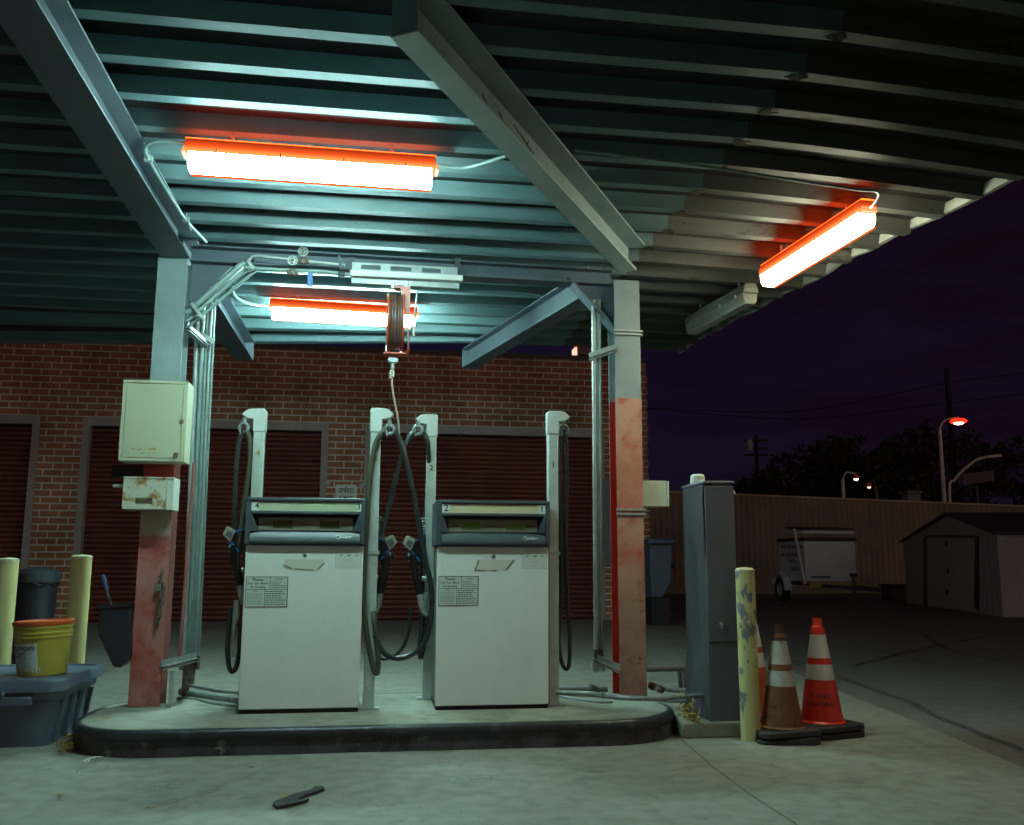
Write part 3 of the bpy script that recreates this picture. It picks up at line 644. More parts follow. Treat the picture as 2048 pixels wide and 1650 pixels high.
LCD1 = mat('lcd_dark', (.020, .028, .006), .3, emit=(.30, .38, .02), estr=.006); LCD2 = mat('lcd_green', (.040, .070, .008), .3, emit=(.25, .5, .02), estr=.022)
dispenser(-.797, -.053, ('4', '3'), 'white fuel pump numbered 4 and 3 with green cream header strip', CREAM_L, LCD1, False, 0)
dispenser(.427, 1.171, ('2', '1'), 'white fuel pump numbered 2 and 1 with worn sticker and warmer cream header', CREAM_R, LCD2, True, 0)

# ------------------------------------------------------------------ hose masts
def mast(xpt, Y, zt, side, num, label, w_=.075, pxnum=905, faded=False):
    x = PY(xpt, 1000, Y).x; t = thing('hose_mast', label, 'hose mast', (x, Y, .15), 'galvanised hose masts beside the pumps')
    MG = mat('mast_galvanised', (.50, .54, .50), .42, .25, var=.18, scale=12, bump=.05)
    B().box(x-w_/2, x+w_/2, Y-w_/2, Y+w_/2, .152, zt-.16).build('post', MG, t, bevel=.006)
    B().box(x-w_/2-.035, x+w_/2+.035, Y-w_/2-.01, Y+w_/2+.01, .1505, .164).build('foot_plate', GALV, t)
    b = B(); h = w_/2+.006; pr = [(-h, zt-.165), (h, zt-.165), (h, zt-.075), (h+.016, zt-.076), (h+.050, zt-.070), (h+.080, zt-.040), (h+.038, zt-.004), (h-.0, zt), (-h+.012, zt), (-h, zt-.012)]
    b.prism([V((x+side*a, Y-h, z)) for a, z in pr], (0, 2*h, 0)); b.build('mast_head', mat('cast_head', (.58, .60, .56), .42, .15, var=.12), t, bevel=.006)
    if num:
        text(num, 'numeral', mat('faded_numeral', (.42, .30, .12), .7) if faded else PRINT, front(x, Y-w_/2-.0012, PY(xpt, pxnum, Y).z), t, .075 if faded else .058)
    return t, x
m4, x4 = mast(513, 6.66, 2.155, -1, '4', 'hose mast marked with a faded 4, behind the pump marked 4', pxnum=907, faded=True)
m3, x3 = mast(748, 6.27, 2.118, 1, '3', 'hose mast beside the right side of the pump marked 4', w_=.07, pxnum=918, faded=True)
m2, x2 = mast(861, 6.68, 2.152, -1, '2', 'hose mast marked 2 beside the left of the pump marked 2', w_=.07, pxnum=937)
m1, x1_ = mast(1105, 6.27, 2.132, 1, '1', 'hose mast marked 1 at the far side of the pump marked 2', w_=.07, pxnum=931)
for mm, xx, yy in ((m3, x3, 6.27), (m1, x1_, 6.27)):
    z = PY(745, 1105, 6.27).z; b = B(); b.box(xx-.045, xx+.045, yy-.043, yy+.043, z-.012, z+.012); b.build('band', GALV, mm)

# ------------------------------------------------------------------ hoses and nozzles
def swivel(b, pts, rs): b.tube(pts, rs, 12)
def hoseset(label, clamp, runs, Y, parts):
    c_ = PY(clamp[0], clamp[1], Y); t = thing('fuel_hose', label, 'fuel hose', c_, 'fuel hoses with nozzles')
    for k, (pts, r) in enumerate(runs): B().tube([PY(p[0], p[1], p[2] if len(p) > 2 else Y) for p in pts], r, 12, smooth=5).build('hose', OLIVE if k == 0 and parts else HOSE, t)
    b = B(); b.ring(c_-V((0, 0, .012)), .03, .012, (.3, 1, 0), 14, 8); b.cyl(c_+V((0, 0, .01)), c_+V((.0, .0, .055)), .014); b.bar(c_+V((-.02, -.03, -.02)), c_+V((-.016, -.03, -.06)), .008, .008); b.build('hose_clamp', mat('clamp_grey', (.22, .26, .26), .5, var=.3), t)
    return t
def cylpx(b, p, q, Y, r, r2=None): b.cyl(PY(p[0], p[1], Y), PY(q[0], q[1], Y), r, r2, n=14)
def nozzle(t, Y, sx, ox, oy, small=False):
    """nozzle in its holster; sx mirrors it, (ox, oy) is where the metal guard sits in the photo"""
    f = lambda x, y: PY(ox+sx*x, oy+y, Y); nb = B()
    pl_ = lambda pts, th, y0=0: nb.prism([f(x, y)+V((0, y0, 0)) for x, y in pts], (0, th, 0))
    pl_([(-30, -16), (-4, -9), (4, 16), (-14, 38), (-28, 26)], .05)
    nb.tube([f(-8, 18), f(-6, 30), f(-8, 55), f(-10, 70)], [.028, .028, .024, .026], 12, smooth=3)
    nb.lathe([(0, -.03), (.02, -.022), (.029, 0), (.02, .022), (0, .03)], f(3, 22)); nb.tube([f(-12, 66), f(-16, 88), f(-17, 98)], [.026, .029, .024], 12)
    n_ = nb.build('nozzle', BLACK, t)
    b = B(); b.prism([f(x, y)+V((0, -.012, 0)) for x, y in ((-10, -12), (8, -20), (17, -4), (1, 12))], (0, .07, 0)); b.build('guard', mat('guard_metal', (.36, .34, .27), .4, .3, var=.2, scale=20), n_, bevel=.003)
    b = B(); b.prism([f(x, y)+V((0, -.0145, 0)) for x, y in ((-5, -7), (6, -12), (11, -2), (1, 6))], (0, .003, 0)); b.build('guard_window', mat('guard_dark', (.10, .095, .11), .4), n_)
    b = B(); b.bar(f(-28, -15)+V((0, .01, 0)), f(-8, -9)+V((0, .01, 0)), .07, .012); b.bar(f(-1, 12)+V((0, .01, 0)), f(-17, 31)+V((0, .01, 0)), .07, .010); b.build('scuff_guard', BLUEP, n_)
    b = B(); b.tube([f(-18, 98), f(-21, 118), f(-27, 136)], [.024, .022, .015], 12); b.cyl(f(-30, 66)+V((0, -.01, 0)), f(-22, 66)+V((0, -.01, 0)), .017); b.build('swivel', CHROME, n_)
    b = B(); b.tube([f(-24, 45), f(-27, 60), f(-24, 72)], .006, 8, smooth=3); b.build('trigger', DKSTEEL, n_)
H = .0175
hA = hoseset('hose looping below the nozzle on the left side of pump 4', (488, 852), [
    ([(492, 858), (500, 885), (499, 930), (489, 1000), (481, 1060), (476, 1110), (475, 1150), (475, 1178)], H),
    ([(486, 858), (478, 885), (472, 950), (469, 1030), (468, 1075, 6.46)], H*.95),
    ([(461, 1215), (457, 1260), (455, 1300), (458, 1333), (465, 1343), (473, 1331), (479, 1295), (480, 1245)], .0165)], 6.42, 1)
nozzle(hA, 6.42, -1, 462, 1073)
b = B(); b.tube([PY(474, 1200, 6.38), PY(472, 1235, 6.38), PY(468, 1248, 6.38)], [.021, .024, .014], 12); b.cyl(PY(468, 1246, 6.38), PY(466, 1314, 6.38), .009); b.build('breakaway', mat('dull_alloy', (.36, .38, .34), .45, .4, var=.3, scale=25), hA)
hB = hoseset('olive sheened hose looping in front of the mast between the two pumps', (779, 856), [
    ([(775, 857), (762, 868), (750, 892), (742, 935), (737, 990), (733, 1050), (729, 1120), (727.5, 1180), (730, 1240), (736, 1283), (744, 1325), (751, 1345), (755.5, 1342), (756, 1310), (752, 1270), (748, 1238), (748, 1215, 6.3)], H),
    ([(784, 857), (796, 872), (808, 905), (820, 955), (830, 1000), (839, 1055), (850, 1117), (861, 1165), (864, 1211), (858, 1259), (845, 1290), (821, 1310), (794, 1317), (772, 1309), (758, 1292), (750, 1270)], H)], 6.2, 1)
hC = hoseset('darker hose crossing from the mast marked 2 to the left hand nozzle', (836, 857), [
    ([(832, 862), (818, 876), (806, 905), (797, 935), (785, 985), (774, 1030), (764, 1072)], H),
    ([(840, 862), (850, 870), (856, 890), (858, 960, 6.74), (850, 1040, 6.74), (846, 1100, 6.6), (843, 1250), (839, 1290), (841, 1317), (846, 1300), (852, 1255), (853, 1230)], H*.95)], 6.56, None)
hB_n = nozzle(hB, 6.42, 1, 778, 1089)
# second nozzle and its loop belong to the mast marked 2
B().tube([PY(x, y, 6.36) for x, y in ((822, 1214), (819, 1255), (808, 1290), (790, 1311), (767, 1318), (752, 1309), (748, 1290), (750, 1260), (753, 1225))], .0125, 12, smooth=5).build('hose', HOSE, hC)
nozzle(hC, 6.40, -1, 822, 1091)
for tt, x, y in ((hB, 757, 1050), (hC, 850, 1052)):
    b = B()
    for k in range(7): b.ring(PY(x+(k-3)*(-1.4 if x < 800 else 1.6), y+(k-3)*5.0, 6.44), .017, .0035, (.25 if x < 800 else -.25, 0, 1), 12, 6)
    b.build('strain_spring', CHROME if x > 800 else DKSTEEL, tt)
b = B(); b.tube([PY(852, 1185, 6.5), PY(851, 1205, 6.5), PY(852, 1232, 6.5)], [.016, .022, .02], 12); b.build('breakaway', CHROME, hC)
hD = hoseset('narrow doubled hose hanging beside the mast marked 1', (1127, 856), [
    ([(1125, 860), (1121, 885), (1120, 950), (1121.5, 1050), (1123, 1120), (1123, 1180), (1120, 1240), (1117, 1280), (1120, 1310), (1127, 1333), (1135, 1337), (1139, 1320), (1139, 1270), (1136, 1200), (1133, 1130), (1132, 1050), (1134, 960), (1133, 890), (1129, 860)], .0145)], 6.33, None)
b = B()
for x, y, r in ((1115, 1060, .018), (1117, 1135, .02), (1113, 1180, .016), (1114, 1200, .018)): b.lathe([(0, -.035), (r, -.025), (r, .025), (0, .035)], PY(x, y, 6.4))
b.tube([PY(1113, 1040, 6.4), PY(1116, 1100, 6.4), PY(1115, 1160, 6.4)], .012, 10); b.build('nozzle', BLACK, hD)
b = B(); b.cyl(PY(1114, 1170, 6.38), PY(1114, 1210, 6.38), .013); b.build('swivel', CHROME, hD)
# valve knob left of pump 2 head, latch bars
for x, y, lb in ((491, 1013, 0), (861, 1022, 1)):
    pass

# ------------------------------------------------------------------ pipework on the island
PIPE = mat('island_pipe', (.30, .33, .33), .45, .3, var=.35, scale=15, col2=(.16, .11, .08), thr=.64)
t = thing('island_pipe', 'conduits lying on the island between left column and pump marked 4', 'pipework', PZ(420, 1395, .18))
for pts, r in (([(368, 1385), (400, 1390), (440, 1396), (480, 1402)], .021), ([(375, 1370), (410, 1377), (440, 1382), (485, 1386)], .013), ([(400, 1400), (430, 1407), (480, 1412)], .010)):
    B().tube([PZ(x, y, .18) for x, y in pts], r, 10, smooth=3).build('pipe', PIPE, t)
b = B(); b.tube([PY(375, 1330, 6.78), PY(372, 1365, 6.78), PZ(370, 1383, .18)], .027, 10); b.lathe([(0, -.035), (.033, -.02), (.036, 0), (.033, .02), (0, .035)], PZ(367, 1383, .19)); b.tube([PY(386, 1335, 6.8), PY(382, 1368, 6.8)], .02, 10); b.build('elbow', RUSTY, t)
b = B(); b.box(PY(341, 1330, 6.5).x, PY(348, 1330, 6.5).x, 6.5, 6.53, .155, PY(345, 1342, 6.5).z); b.build('strut_leg', GALV, t)
t = thing('island_pipe', 'conduits lying on the island from pump marked 2 past the salmon column', 'pipework', PZ(1200, 1390, .2))
for pts, r, z in (([(1112, 1385), (1180, 1387), (1228, 1394), (1300, 1397), (1360, 1394), (1405, 1391)], .016, .24), ([(1112, 1376), (1170, 1378), (1215, 1378)], .020, .20), ([(1115, 1392), (1190, 1404), (1225, 1404)], .008, .17), ([(1318, 1374), (1345, 1380), (1380, 1381)], .018, .2), ([(1290, 1390), (1330, 1402), (1378, 1402)], .010, .165)):
    B().tube([PZ(x, y, z) for x, y in pts], r, 10, smooth=3).build('pipe', PIPE, t)
b = B(); p = PZ(1227, 1390, .24); b.bar(p+V((0, 0, .03)), V((p.x, p.y, .151)), .03, .02); b.bar(p+V((.03, 0, 0)), V((p.x+.03, p.y, .151)), .02, .02); b.build('pipe_stand', GALV, t)
b = B()
for x, y in ((1186, 1376), (1320, 1378), (1305, 1372)): b.lathe([(0, -.03), (.03, -.02), (.034, 0), (.03, .02), (0, .03)], PZ(x, y, .21), (.4, 0, 1))
b.build('fitting', RUSTY, t)
t = thing('pipe_rail', 'low bent pipe rail behind the salmon column and grey cabinet', 'pipe rail', (2.35, 8, 0))
yr = 8.0; b = B(); b.tube([PY(1280, 1337, yr), PY(1340, 1336, yr), PY(1366, 1336, yr), PY(1371, 1345, yr), V((PY(1374, 1380, yr).x, yr, .01))], .03, 10, smooth=3); b.tube([PY(1358, 1337, yr+.1), V((PY(1362, 1380, yr+.1).x, yr+.1, .01))], .02, 10); b.build('rail', mat('rail_brown', (.12, .11, .10), .6, var=.4, scale=12), t)

# ------------------------------------------------------------------ boxes on the pink column
CREAM = mat('cream_box_paint', (.52, .51, .35), .5, var=.08, scale=3, bump=.05, col3=(.34, .24, .08), scale3=14, thr3=.715)
t = thing('wall_cabinet', 'square cream steel cabinet fixed to the pink column', 'cabinet', (-1.45, 6.45, 1.74))
bx0, bx1, bz0, bz1, by = -1.662, -1.245, 1.740, 2.281, 6.345
B().box(bx0, bx1, by+.012, 6.535, bz0, bz1).build('case', CREAM, t, bevel=.004)
b = B(); b.box(bx0, bx1, by, by+.0115, bz0, bz0+.02); b.box(bx0, bx1, by, by+.0115, bz1-.02, bz1); b.box(bx0, bx0+.022, by, by+.0115, bz0+.0205, bz1-.0205); b.box(bx1-.028, bx1, by, by+.0115, bz0+.0205, bz1-.0205); b.build('rim', CREAM, t, bevel=.003)
dr = B().box(bx0+.026, bx1-.031, by+.001, by+.010, bz0+.024, bz1-.024).build('door', CREAM, t, bevel=.002)
b = B(); c_ = PY(363, 843, by); b.lathe([(0, -.008), (.013, -.008), (.016, 0)], c_, (0, 1, 0), 14); b.build('latch', RUSTY, dr)
b = B(); c_ = PY(352, 911, by); b.lathe([(0, -.02), (.012, -.016), (.016, 0), (.012, .016), (0, .02)], c_-V((0, .012, 0)), (.3, 0, 1), 14); b.build('knob', RUSTY, dr)
b = B(); rr_ = random.Random(5)
for k in range(46):
    x, y = rr_.choice(((rr_.uniform(258, 287), 898), (rr_.uniform(296, 312), 898), (rr_.uniform(276, 318), 906)))
    p = PY(x+rr_.uniform(-1, 1), y+rr_.uniform(-2.2, 2.2), by+.0005); b.box(p.x-.004, p.x+.003, by-.0006, by+.0008, p.z-.0025, p.z+.002)
b.build('scratched_words', mat('rust_scratch', (.40, .24, .06), .8), dr)
RUSTBOX = mat('rusty_white_enamel', (.58, .57, .46), .5, var=.08, scale=6, bump=.1, col2=(.33, .17, .04), thr=.575, col3=(.25, .12, .03), scale3=22, thr3=.64, soft=.05)
t = thing('towel_dispenser', 'rusty white paper towel dispenser under the cream cabinet', 'towel dispenser', (-1.46, 6.45, 1.42))
dx0, dx1, dz0, dz1, dy = -1.616, -1.345, 1.426, 1.626, 6.345
b = B(); s0, s1 = PY(270, 995, dy), PY(303, 1008, dy)
b.box(dx0, s0.x, dy, 6.538, dz0, dz1); b.box(s1.x, dx1, dy, 6.538, dz0, dz1); b.box(s0.x, s1.x, dy, 6.538, s0.z, dz1); b.box(s0.x, s1.x, dy, 6.538, dz0, s1.z); b.box(s0.x, s1.x, dy+.05, 6.53, s1.z, s0.z)
bmesh.ops.remove_doubles(b.bm, verts=b.bm.verts, dist=1e-5)
b.build('case', RUSTBOX, t)
B().box(dx1+.001, -1.298, dy+.004, 6.538, dz0-.004, dz1+.003).build('end_panel', mat('clean_end_panel', (.60, .60, .52), .45, var=.06, col3=(.35, .2, .06), scale3=10, thr3=.72), t, bevel=.003)
B().box(dx0-.003, -1.30, dy-.006, 6.539, dz1+.0005, dz1+.010).build('lid', RUSTBOX, t)
B().cyl(PY(226, 972, 6.42), PY(248, 972, 6.42), .012).build('crank', GALV, t)
b = B(); p, q = PY(226, 930, 6.62), PY(286, 956, 6.62); b.box(p.x, q.x, 6.60, 6.68, q.z, p.z); tag(b.build('outlet_box', mat('dark_box', (.03, .02, .022), .6)), 'dark box behind the pink column between cream cabinet and dispenser', 'box')
# chain and padlock
t = thing('chain', 'rusty chain with padlock hanging on the pink left column', 'chain', PY(320, 1200, 6.5)); b = B()
pts = [PY(x, y, 6.515) for x, y in ((325, 1142), (321, 1158), (324, 1172), (326, 1186), (322, 1198), (318, 1210), (321, 1222), (317, 1234), (316, 1246))]
pts2 = [PY(x, y, 6.505) for x, y in ((327, 1168), (327, 1182), (321, 1194), (325, 1206), (315, 1218), (320, 1232), (313, 1240), (314, 1254))]
for P_ in (pts, pts2):
    q = spline(P_, 3)
    for i in range(len(q)-1):
        c_ = (q[i]+q[i+1])/2; d = (q[i+1]-q[i]).normalized(); s_ = (V((0, 1, 0)) if i % 2 else d.cross(V((0, 1, 0)))).normalized()
        b.tube([c_+d*.017*math.cos(a)+s_*.0095*math.sin(a) for a in [k*math.pi/5 for k in range(10)]], .0038, 6, closed=True)
b.build('links', RUSTY, t)
pk = PY(316, 1176, 6.50); b = B(); b.box(pk.x-.02, pk.x+.02, 6.487, 6.511, pk.z-.025, pk.z+.022); pb = b.build('padlock', mat('padlock_brass', (.22, .22, .16), .45, .4, var=.2), t, bevel=.004)
B().tube([pk+V((-.012, .01, .02)), pk+V((-.012, .01, .045)), pk+V((0, .01, .058)), pk+V((.012, .01, .045)), pk+V((.012, .01, .02))], .004, 8, smooth=3).build('shackle', CHROME, pb)
# white box right of the salmon column
t = thing('junction_box', 'pale square junction box on the right side of the salmon column', 'junction box', (2.1, 6.8, 1.5))
p, q = PY(1289, 961, 6.76), PY(1334, 1013, 6.76)
B().box(1.97, q.x, 6.76, 6.90, q.z, p.z).build('case', mat('pale_green_enamel', (.55, .62, .52), .45, var=.06, col3=(.3, .2, .08), scale3=16, thr3=.74), t, bevel=.003)
B().box(q.x+.0005, q.x+.018, 6.752, 6.905, q.z+.002, p.z-.002).build('lid_flange', mat('pale_green_enamel', (0, 0, 0)), t, bevel=.002)

# ------------------------------------------------------------------ grey equipment cabinet on its pad
t = thing('equipment_cabinet', 'tall dented blue grey steel cabinet on a concrete pad', 'cabinet', (2.18, 5.9, .12))
KG = mat('cabinet_slate', (.120, .112, .136), .5, var=.16, scale=2.5, bump=.05, bscale=20, col3=(.22, .24, .25), scale3=5, thr3=.68)
Yc = 5.86
A, Bq = PY(1408, 965, Yc), PY(1464, 968, Yc); x0, x1, y0, y1, zt = A.x, Bq.x, Yc, Yc+.43, PY(1430, 968, Yc).z; z0 = .098; zs = PY(1440, 1285, Yc).z
b = B(); nz_, ny_ = 40, 14; grid = []
for i in range(nz_+1):
    z = z0+.003+(zt-z0-.003)*i/nz_; row = []
    for j in range(ny_+1):
        y = y0+(y1-y0)*j/ny_; u = j/ny_
        x = x0-.010*max(0, (zs-z)/zs)*(1-u) - (.03*max(0, (zs-z)/zs)*u)
        g = math.exp(-((u-.45-.18*math.sin((z-.5)*2.2))/.16)**2)*min(1, u*8)
        dn = g*(.045*math.exp(-((z-1.0)/.30)**2)+.026*math.exp(-((z-.62)/.14)**2)-.020*math.exp(-((z-1.33)/.13)**2))
        row.append(b.bm.verts.new((x+dn, y, z)))
    grid.append(row)
for a, c_ in zip(grid, grid[1:]):
    for j in range(ny_): b.bm.faces.new((a[j], a[j+1], c_[j+1], c_[j]))
bmesh.ops.solidify(b.bm, geom=b.bm.faces[:], thickness=-.003)
b.build('dented_side', KG, t, ang=80)
b = B(); b.box(x0+.055, x1, y0+.002, y1, zs+.001, zt); b.prism([V((x0+.05, y0+.002, z0)), V((x1+.032, y0-.004, z0)), V((x1+.010, y0+.002, zs)), V((x0+.055, y0+.002, zs))], (0, y1-y0, 0))
b.build('case', KG, t)
b = B(); b.prism([V((x0-.012, y0-.006, z0)), V((x1+.032, y0-.006, z0)), V((x1+.010, y0-.001, zs-.004)), V((x0-.002, y0-.001, zs-.004))], (0, .004, 0)); b.build('skirt', KG, t)
B().box(x0-.002, x1+.006, y0-.010, y0-.0015, zs+.004, zt-.012).build('door', KG, t, bevel=.004)
B().box(x0-.008, x1+.010, y0-.014, y1+.01, zt+.001, zt+.020).build('top_cap', KG, t, bevel=.005)
b = B(); c_ = PY(1443, 1248, y0-.015); b.lathe([(0, -.012), (.011, -.012), (.014, .01)], c_, (0, 1, 0)); b.bar(c_+V((0, -.012, 0)), c_+V((-.004, -.014, -.03)), .01, .008); b.build('handle', CHROME, t)
b = B(); b.lathe([(0, .045), (.035, .045), (.047, .035), (.05, .0), (.05, -.03)], PY(1395, 962, 6.1)); b.build('vent_cap', mat('white_cap', (.68, .66, .58), .5, var=.05), t)
b = B(); p = PY(1467, 984, y0+.02); b.box(x1+.0065, p.x+.008, y0+.01, y0+.05, p.z-.012, p.z+.012); b.build('hinge_tab', mat('white_cap', (0, 0, 0)), t)
pa, pb = PY(1366, 1460, 5.83), PY(1487, 1460, 5.83); b = B(); b.prism([V((pa.x, 5.82, .002)), V((pb.x, 5.82, .002)), V((pb.x+.05, 6.5, .002)), V((pa.x+.03, 6.5, .002))], (0, 0, .095)); tag(b.build('concrete_pad', PAD, bevel=.012), 'low concrete plinth under the grey cabinet', 'plinth')

# ------------------------------------------------------------------ bollards
def bollard(x, y, h, r, mt, label, tilt=(0, 0)):
    t = thing('bollard', label, 'bollard', (x, y, 0), 'yellow steel bollards')
    b = B(); d = V((tilt[0], tilt[1], 1)).normalized(); b.lathe([(0, .002), (r, .002), (r, h-.012)], (x, y, 0), d, 32); b.build('post', mt, t)
    b = B(); b.lathe([(r*1.03, h-.016), (r*1.03, h-.004), (r*.8, h+.006), (0, h+.012)], (x, y, 0), d, 32); b.build('cap', mat('bollard_cap', (.62, .58, .38), .5, var=.1), t)
p = PZ(1510, 1486, 0); bollard(p.x, p.y+.06, 1.054, .0605, YELLOW2, 'badly chipped yellow bollard beside the traffic cones')
p = PY(18, 1118, 7.0); bollard(p.x, 7.0, p.z, .066, YELLOW, 'yellow bollard at the left edge behind the storage tub')
p = PY(164, 1112, 7.3); bollard(p.x, 7.3, p.z, .072, mat('clean_bollard_paint', (.62, .53, .24), .55, var=.16, scale=4, bump=.08, col3=(.2, .17, .13), scale3=6, thr3=.70, stretch=(1, 1, .35)), 'yellow bollard between the bucket and the pink column')

# ------------------------------------------------------------------ traffic cones
def cone(p, h, body, label, stacked, words=None, grey=(.62, .60, .55), dirty=False, rot=.3, base_w=.36, top=None, gname='traffic cones'):
    t = thing('traffic_cone', label, 'traffic cone', p, gname); x, y = p.x, p.y
    rb, rt = .135*h/.73, .03*h/.73; zb = .035 if not stacked else .085
    R_ = lambda z: rb+(rt-rb)*(z-zb)/(h-zb)
    prof = [(R_(zb)+.012, zb), (R_(zb+.012), zb+.012)] + [(R_(zb+(h-zb)*k/12), zb+(h-zb)*k/12) for k in range(1, 12)] + [(rt+.003, h-.05), (rt, h-.045), (rt, h), (rt*.8, h), (rt*.75, h-.04)]
    b = B(); b.lathe(prof, (x, y, 0), n=40); b.build('cone_body', body, t)
    for z0, z1 in ((h*.66, h*.86), (h*.475, h*.605)):
        b = B(); b.lathe([(R_(z)+.0018, z) for z in (z0, (z0+z1)/2, z1)], (x, y, 0), n=40)
        b.build('reflective_band', mat('dirty_band', (.50, .49, .44), .5, var=.2, scale=14, col3=(.25, .22, .18), scale3=18, thr3=.60) if dirty else mat('clean_band', (.66, .64, .60), .35, var=.05), t)
    if top:
        b = B(); b.lathe([(R_(h*.865)+.002, h*.865), (rt+.004, h-.045), (rt+.002, h+.001), (rt*.7, h+.001)], (x, y, 0), n=32); b.build('taped_tip', top, t)
    BR = mat('cone_base_rubber', (.035, .03, .032), .6, var=.3, scale=10, bump=.2)
    for k in range(2 if stacked else 1):
        b = B(); a = rot+.12*k; z0 = .004+.043*k; w_ = base_w/2
        q = [V((x+w_*(ca*math.cos(a)-sa*math.sin(a)), y+w_*(ca*math.sin(a)+sa*math.cos(a)), z0)) for ca, sa in ((-1, -.8), (-.8, -1), (.8, -1), (1, -.8), (1, .8), (.8, 1), (-.8, 1), (-1, .8))]
        b.prism(q, (0, 0, .034))
        if dirty:
            for v_ in b.bm.verts: v_.co.z += .012*math.sin((v_.co.x-x)*9+k)*(1 if v_.co.z > .01 else 0)+.0*k
        b.build('base', BR, t, bevel=.006)
    if words:
        for k, s_ in enumerate(words):
            zz = zb+.165-.048*k; rr = R_(zz)+.0015
            def fn(u, w_, rr=rr, zz=zz):
                a = math.radians(-118)+u/rr; r2 = R_(zz+w_)+.0018; return V((x+r2*math.cos(a), y+r2*math.sin(a), zz+w_))
            text(s_, 'stencil_words', PRINT, fn, t, .042)
    return t
ORANGE = mat('bright_orange_vinyl', (.82, .035, .012), .38, var=.08, scale=4); BROWN = mat('grimy_orange_vinyl', (.24, .085, .03), .65, var=.35, scale=5, col3=(.10, .045, .02), scale3=9, thr3=.58); OLD = mat('faded_orange_vinyl', (.50, .12, .03), .5, var=.2, scale=5)
p = PZ(1662, 1448, .085); cone(V((p.x, p.y+.12, 0)), .735, ORANGE, 'clean bright orange cone with stencilled words', True, ('STREET', 'LIGHTING'), rot=.25, base_w=.40)
p = PZ(1579, 1458, .085); cone(V((p.x, p.y+.10, 0)), .705, BROWN, 'grimy brown cone with dark tip next to the chipped bollard', True, dirty=True, rot=-.18, base_w=.38, top=mat('dark_tip', (.07, .03, .025), .6, var=.4, scale=20))
p = PZ(1522, 1432, .03); cone(V((p.x, p.y+.12, 0)), .755, OLD, 'faded orange cone mostly hidden behind the chipped bollard', False, dirty=False, rot=.5)

# ------------------------------------------------------------------ tub, bucket, squeegee pocket, left trash can
TUB = mat('blue_grey_tote', (.10, .125, .18), .5, var=.14, scale=4, bump=.04)
t = thing('storage_tub', 'blue grey plastic storage tub carrying the yellow bucket', 'storage tub', (-2.25, 6.4, 0))
tx0, tx1, ty0, ty1, th = -2.70, -1.79, 5.98, 6.92, .385
def rr4(i, z): return rrect(tx0+i, tx1-i, ty0+i, ty1-i, .09, .09, z, 6)
def loft(b, loops):
    R_ = [[b.bm.verts.new(p) for p in lp] for lp in loops]
    for a, c_ in zip(R_, R_[1:]):
        for k in range(len(a)): b.bm.faces.new((a[k], a[(k+1) % len(a)], c_[(k+1) % len(a)], c_[k]))
    b.bm.faces.new(R_[0]); b.bm.faces.new(R_[-1])
b = B(); loft(b, [rr4(.085, .004), rr4(.055, .20), rr4(.052, .265), rr4(.03, .275), rr4(.026, .315)]); b.build('tub_body', TUB, t, ang=30)
b = B(); loft(b, [rr4(.012, .317), rr4(.0, .325), rr4(.0, .382), rr4(.008, .396), rr4(.035, .396), rr4(.045, .386), rr4(.07, .385)]); b.build('lid', TUB, t, ang=30)
b = B()
for f in (.12, .38, .62, .88):
    y = ty0+.1+(ty1-ty0-.2)*f; b.prism([V((tx1-.06, y, .02)), V((tx1-.06, y+.03, .02)), V((tx1-.025, y+.03, .26)), V((tx1-.025, y, .26))], (-.02, 0, 0))
for f in (.1, .35, .62, .86):
    x = tx0+.1+(tx1-tx0-.2)*f; b.prism([V((x, ty0+.08, .02)), V((x+.03, ty0+.08, .02)), V((x+.03, ty0+.04, .26)), V((x, ty0+.04, .26))], (0, .03, 0))
b.build('rib', TUB, t)
b = B(); b.box(-2.12, -1.95, ty0-.012, ty0+.03, .25, .30); b.prism([V((-2.12, ty0-.012, .30)), V((-2.10, ty0-.012, .30)), V((-2.10, ty0+.02, .33)), V((-2.12, ty0+.02, .33))], (.0, 0, .02)); b.build('handle', TUB, t, bevel=.006)
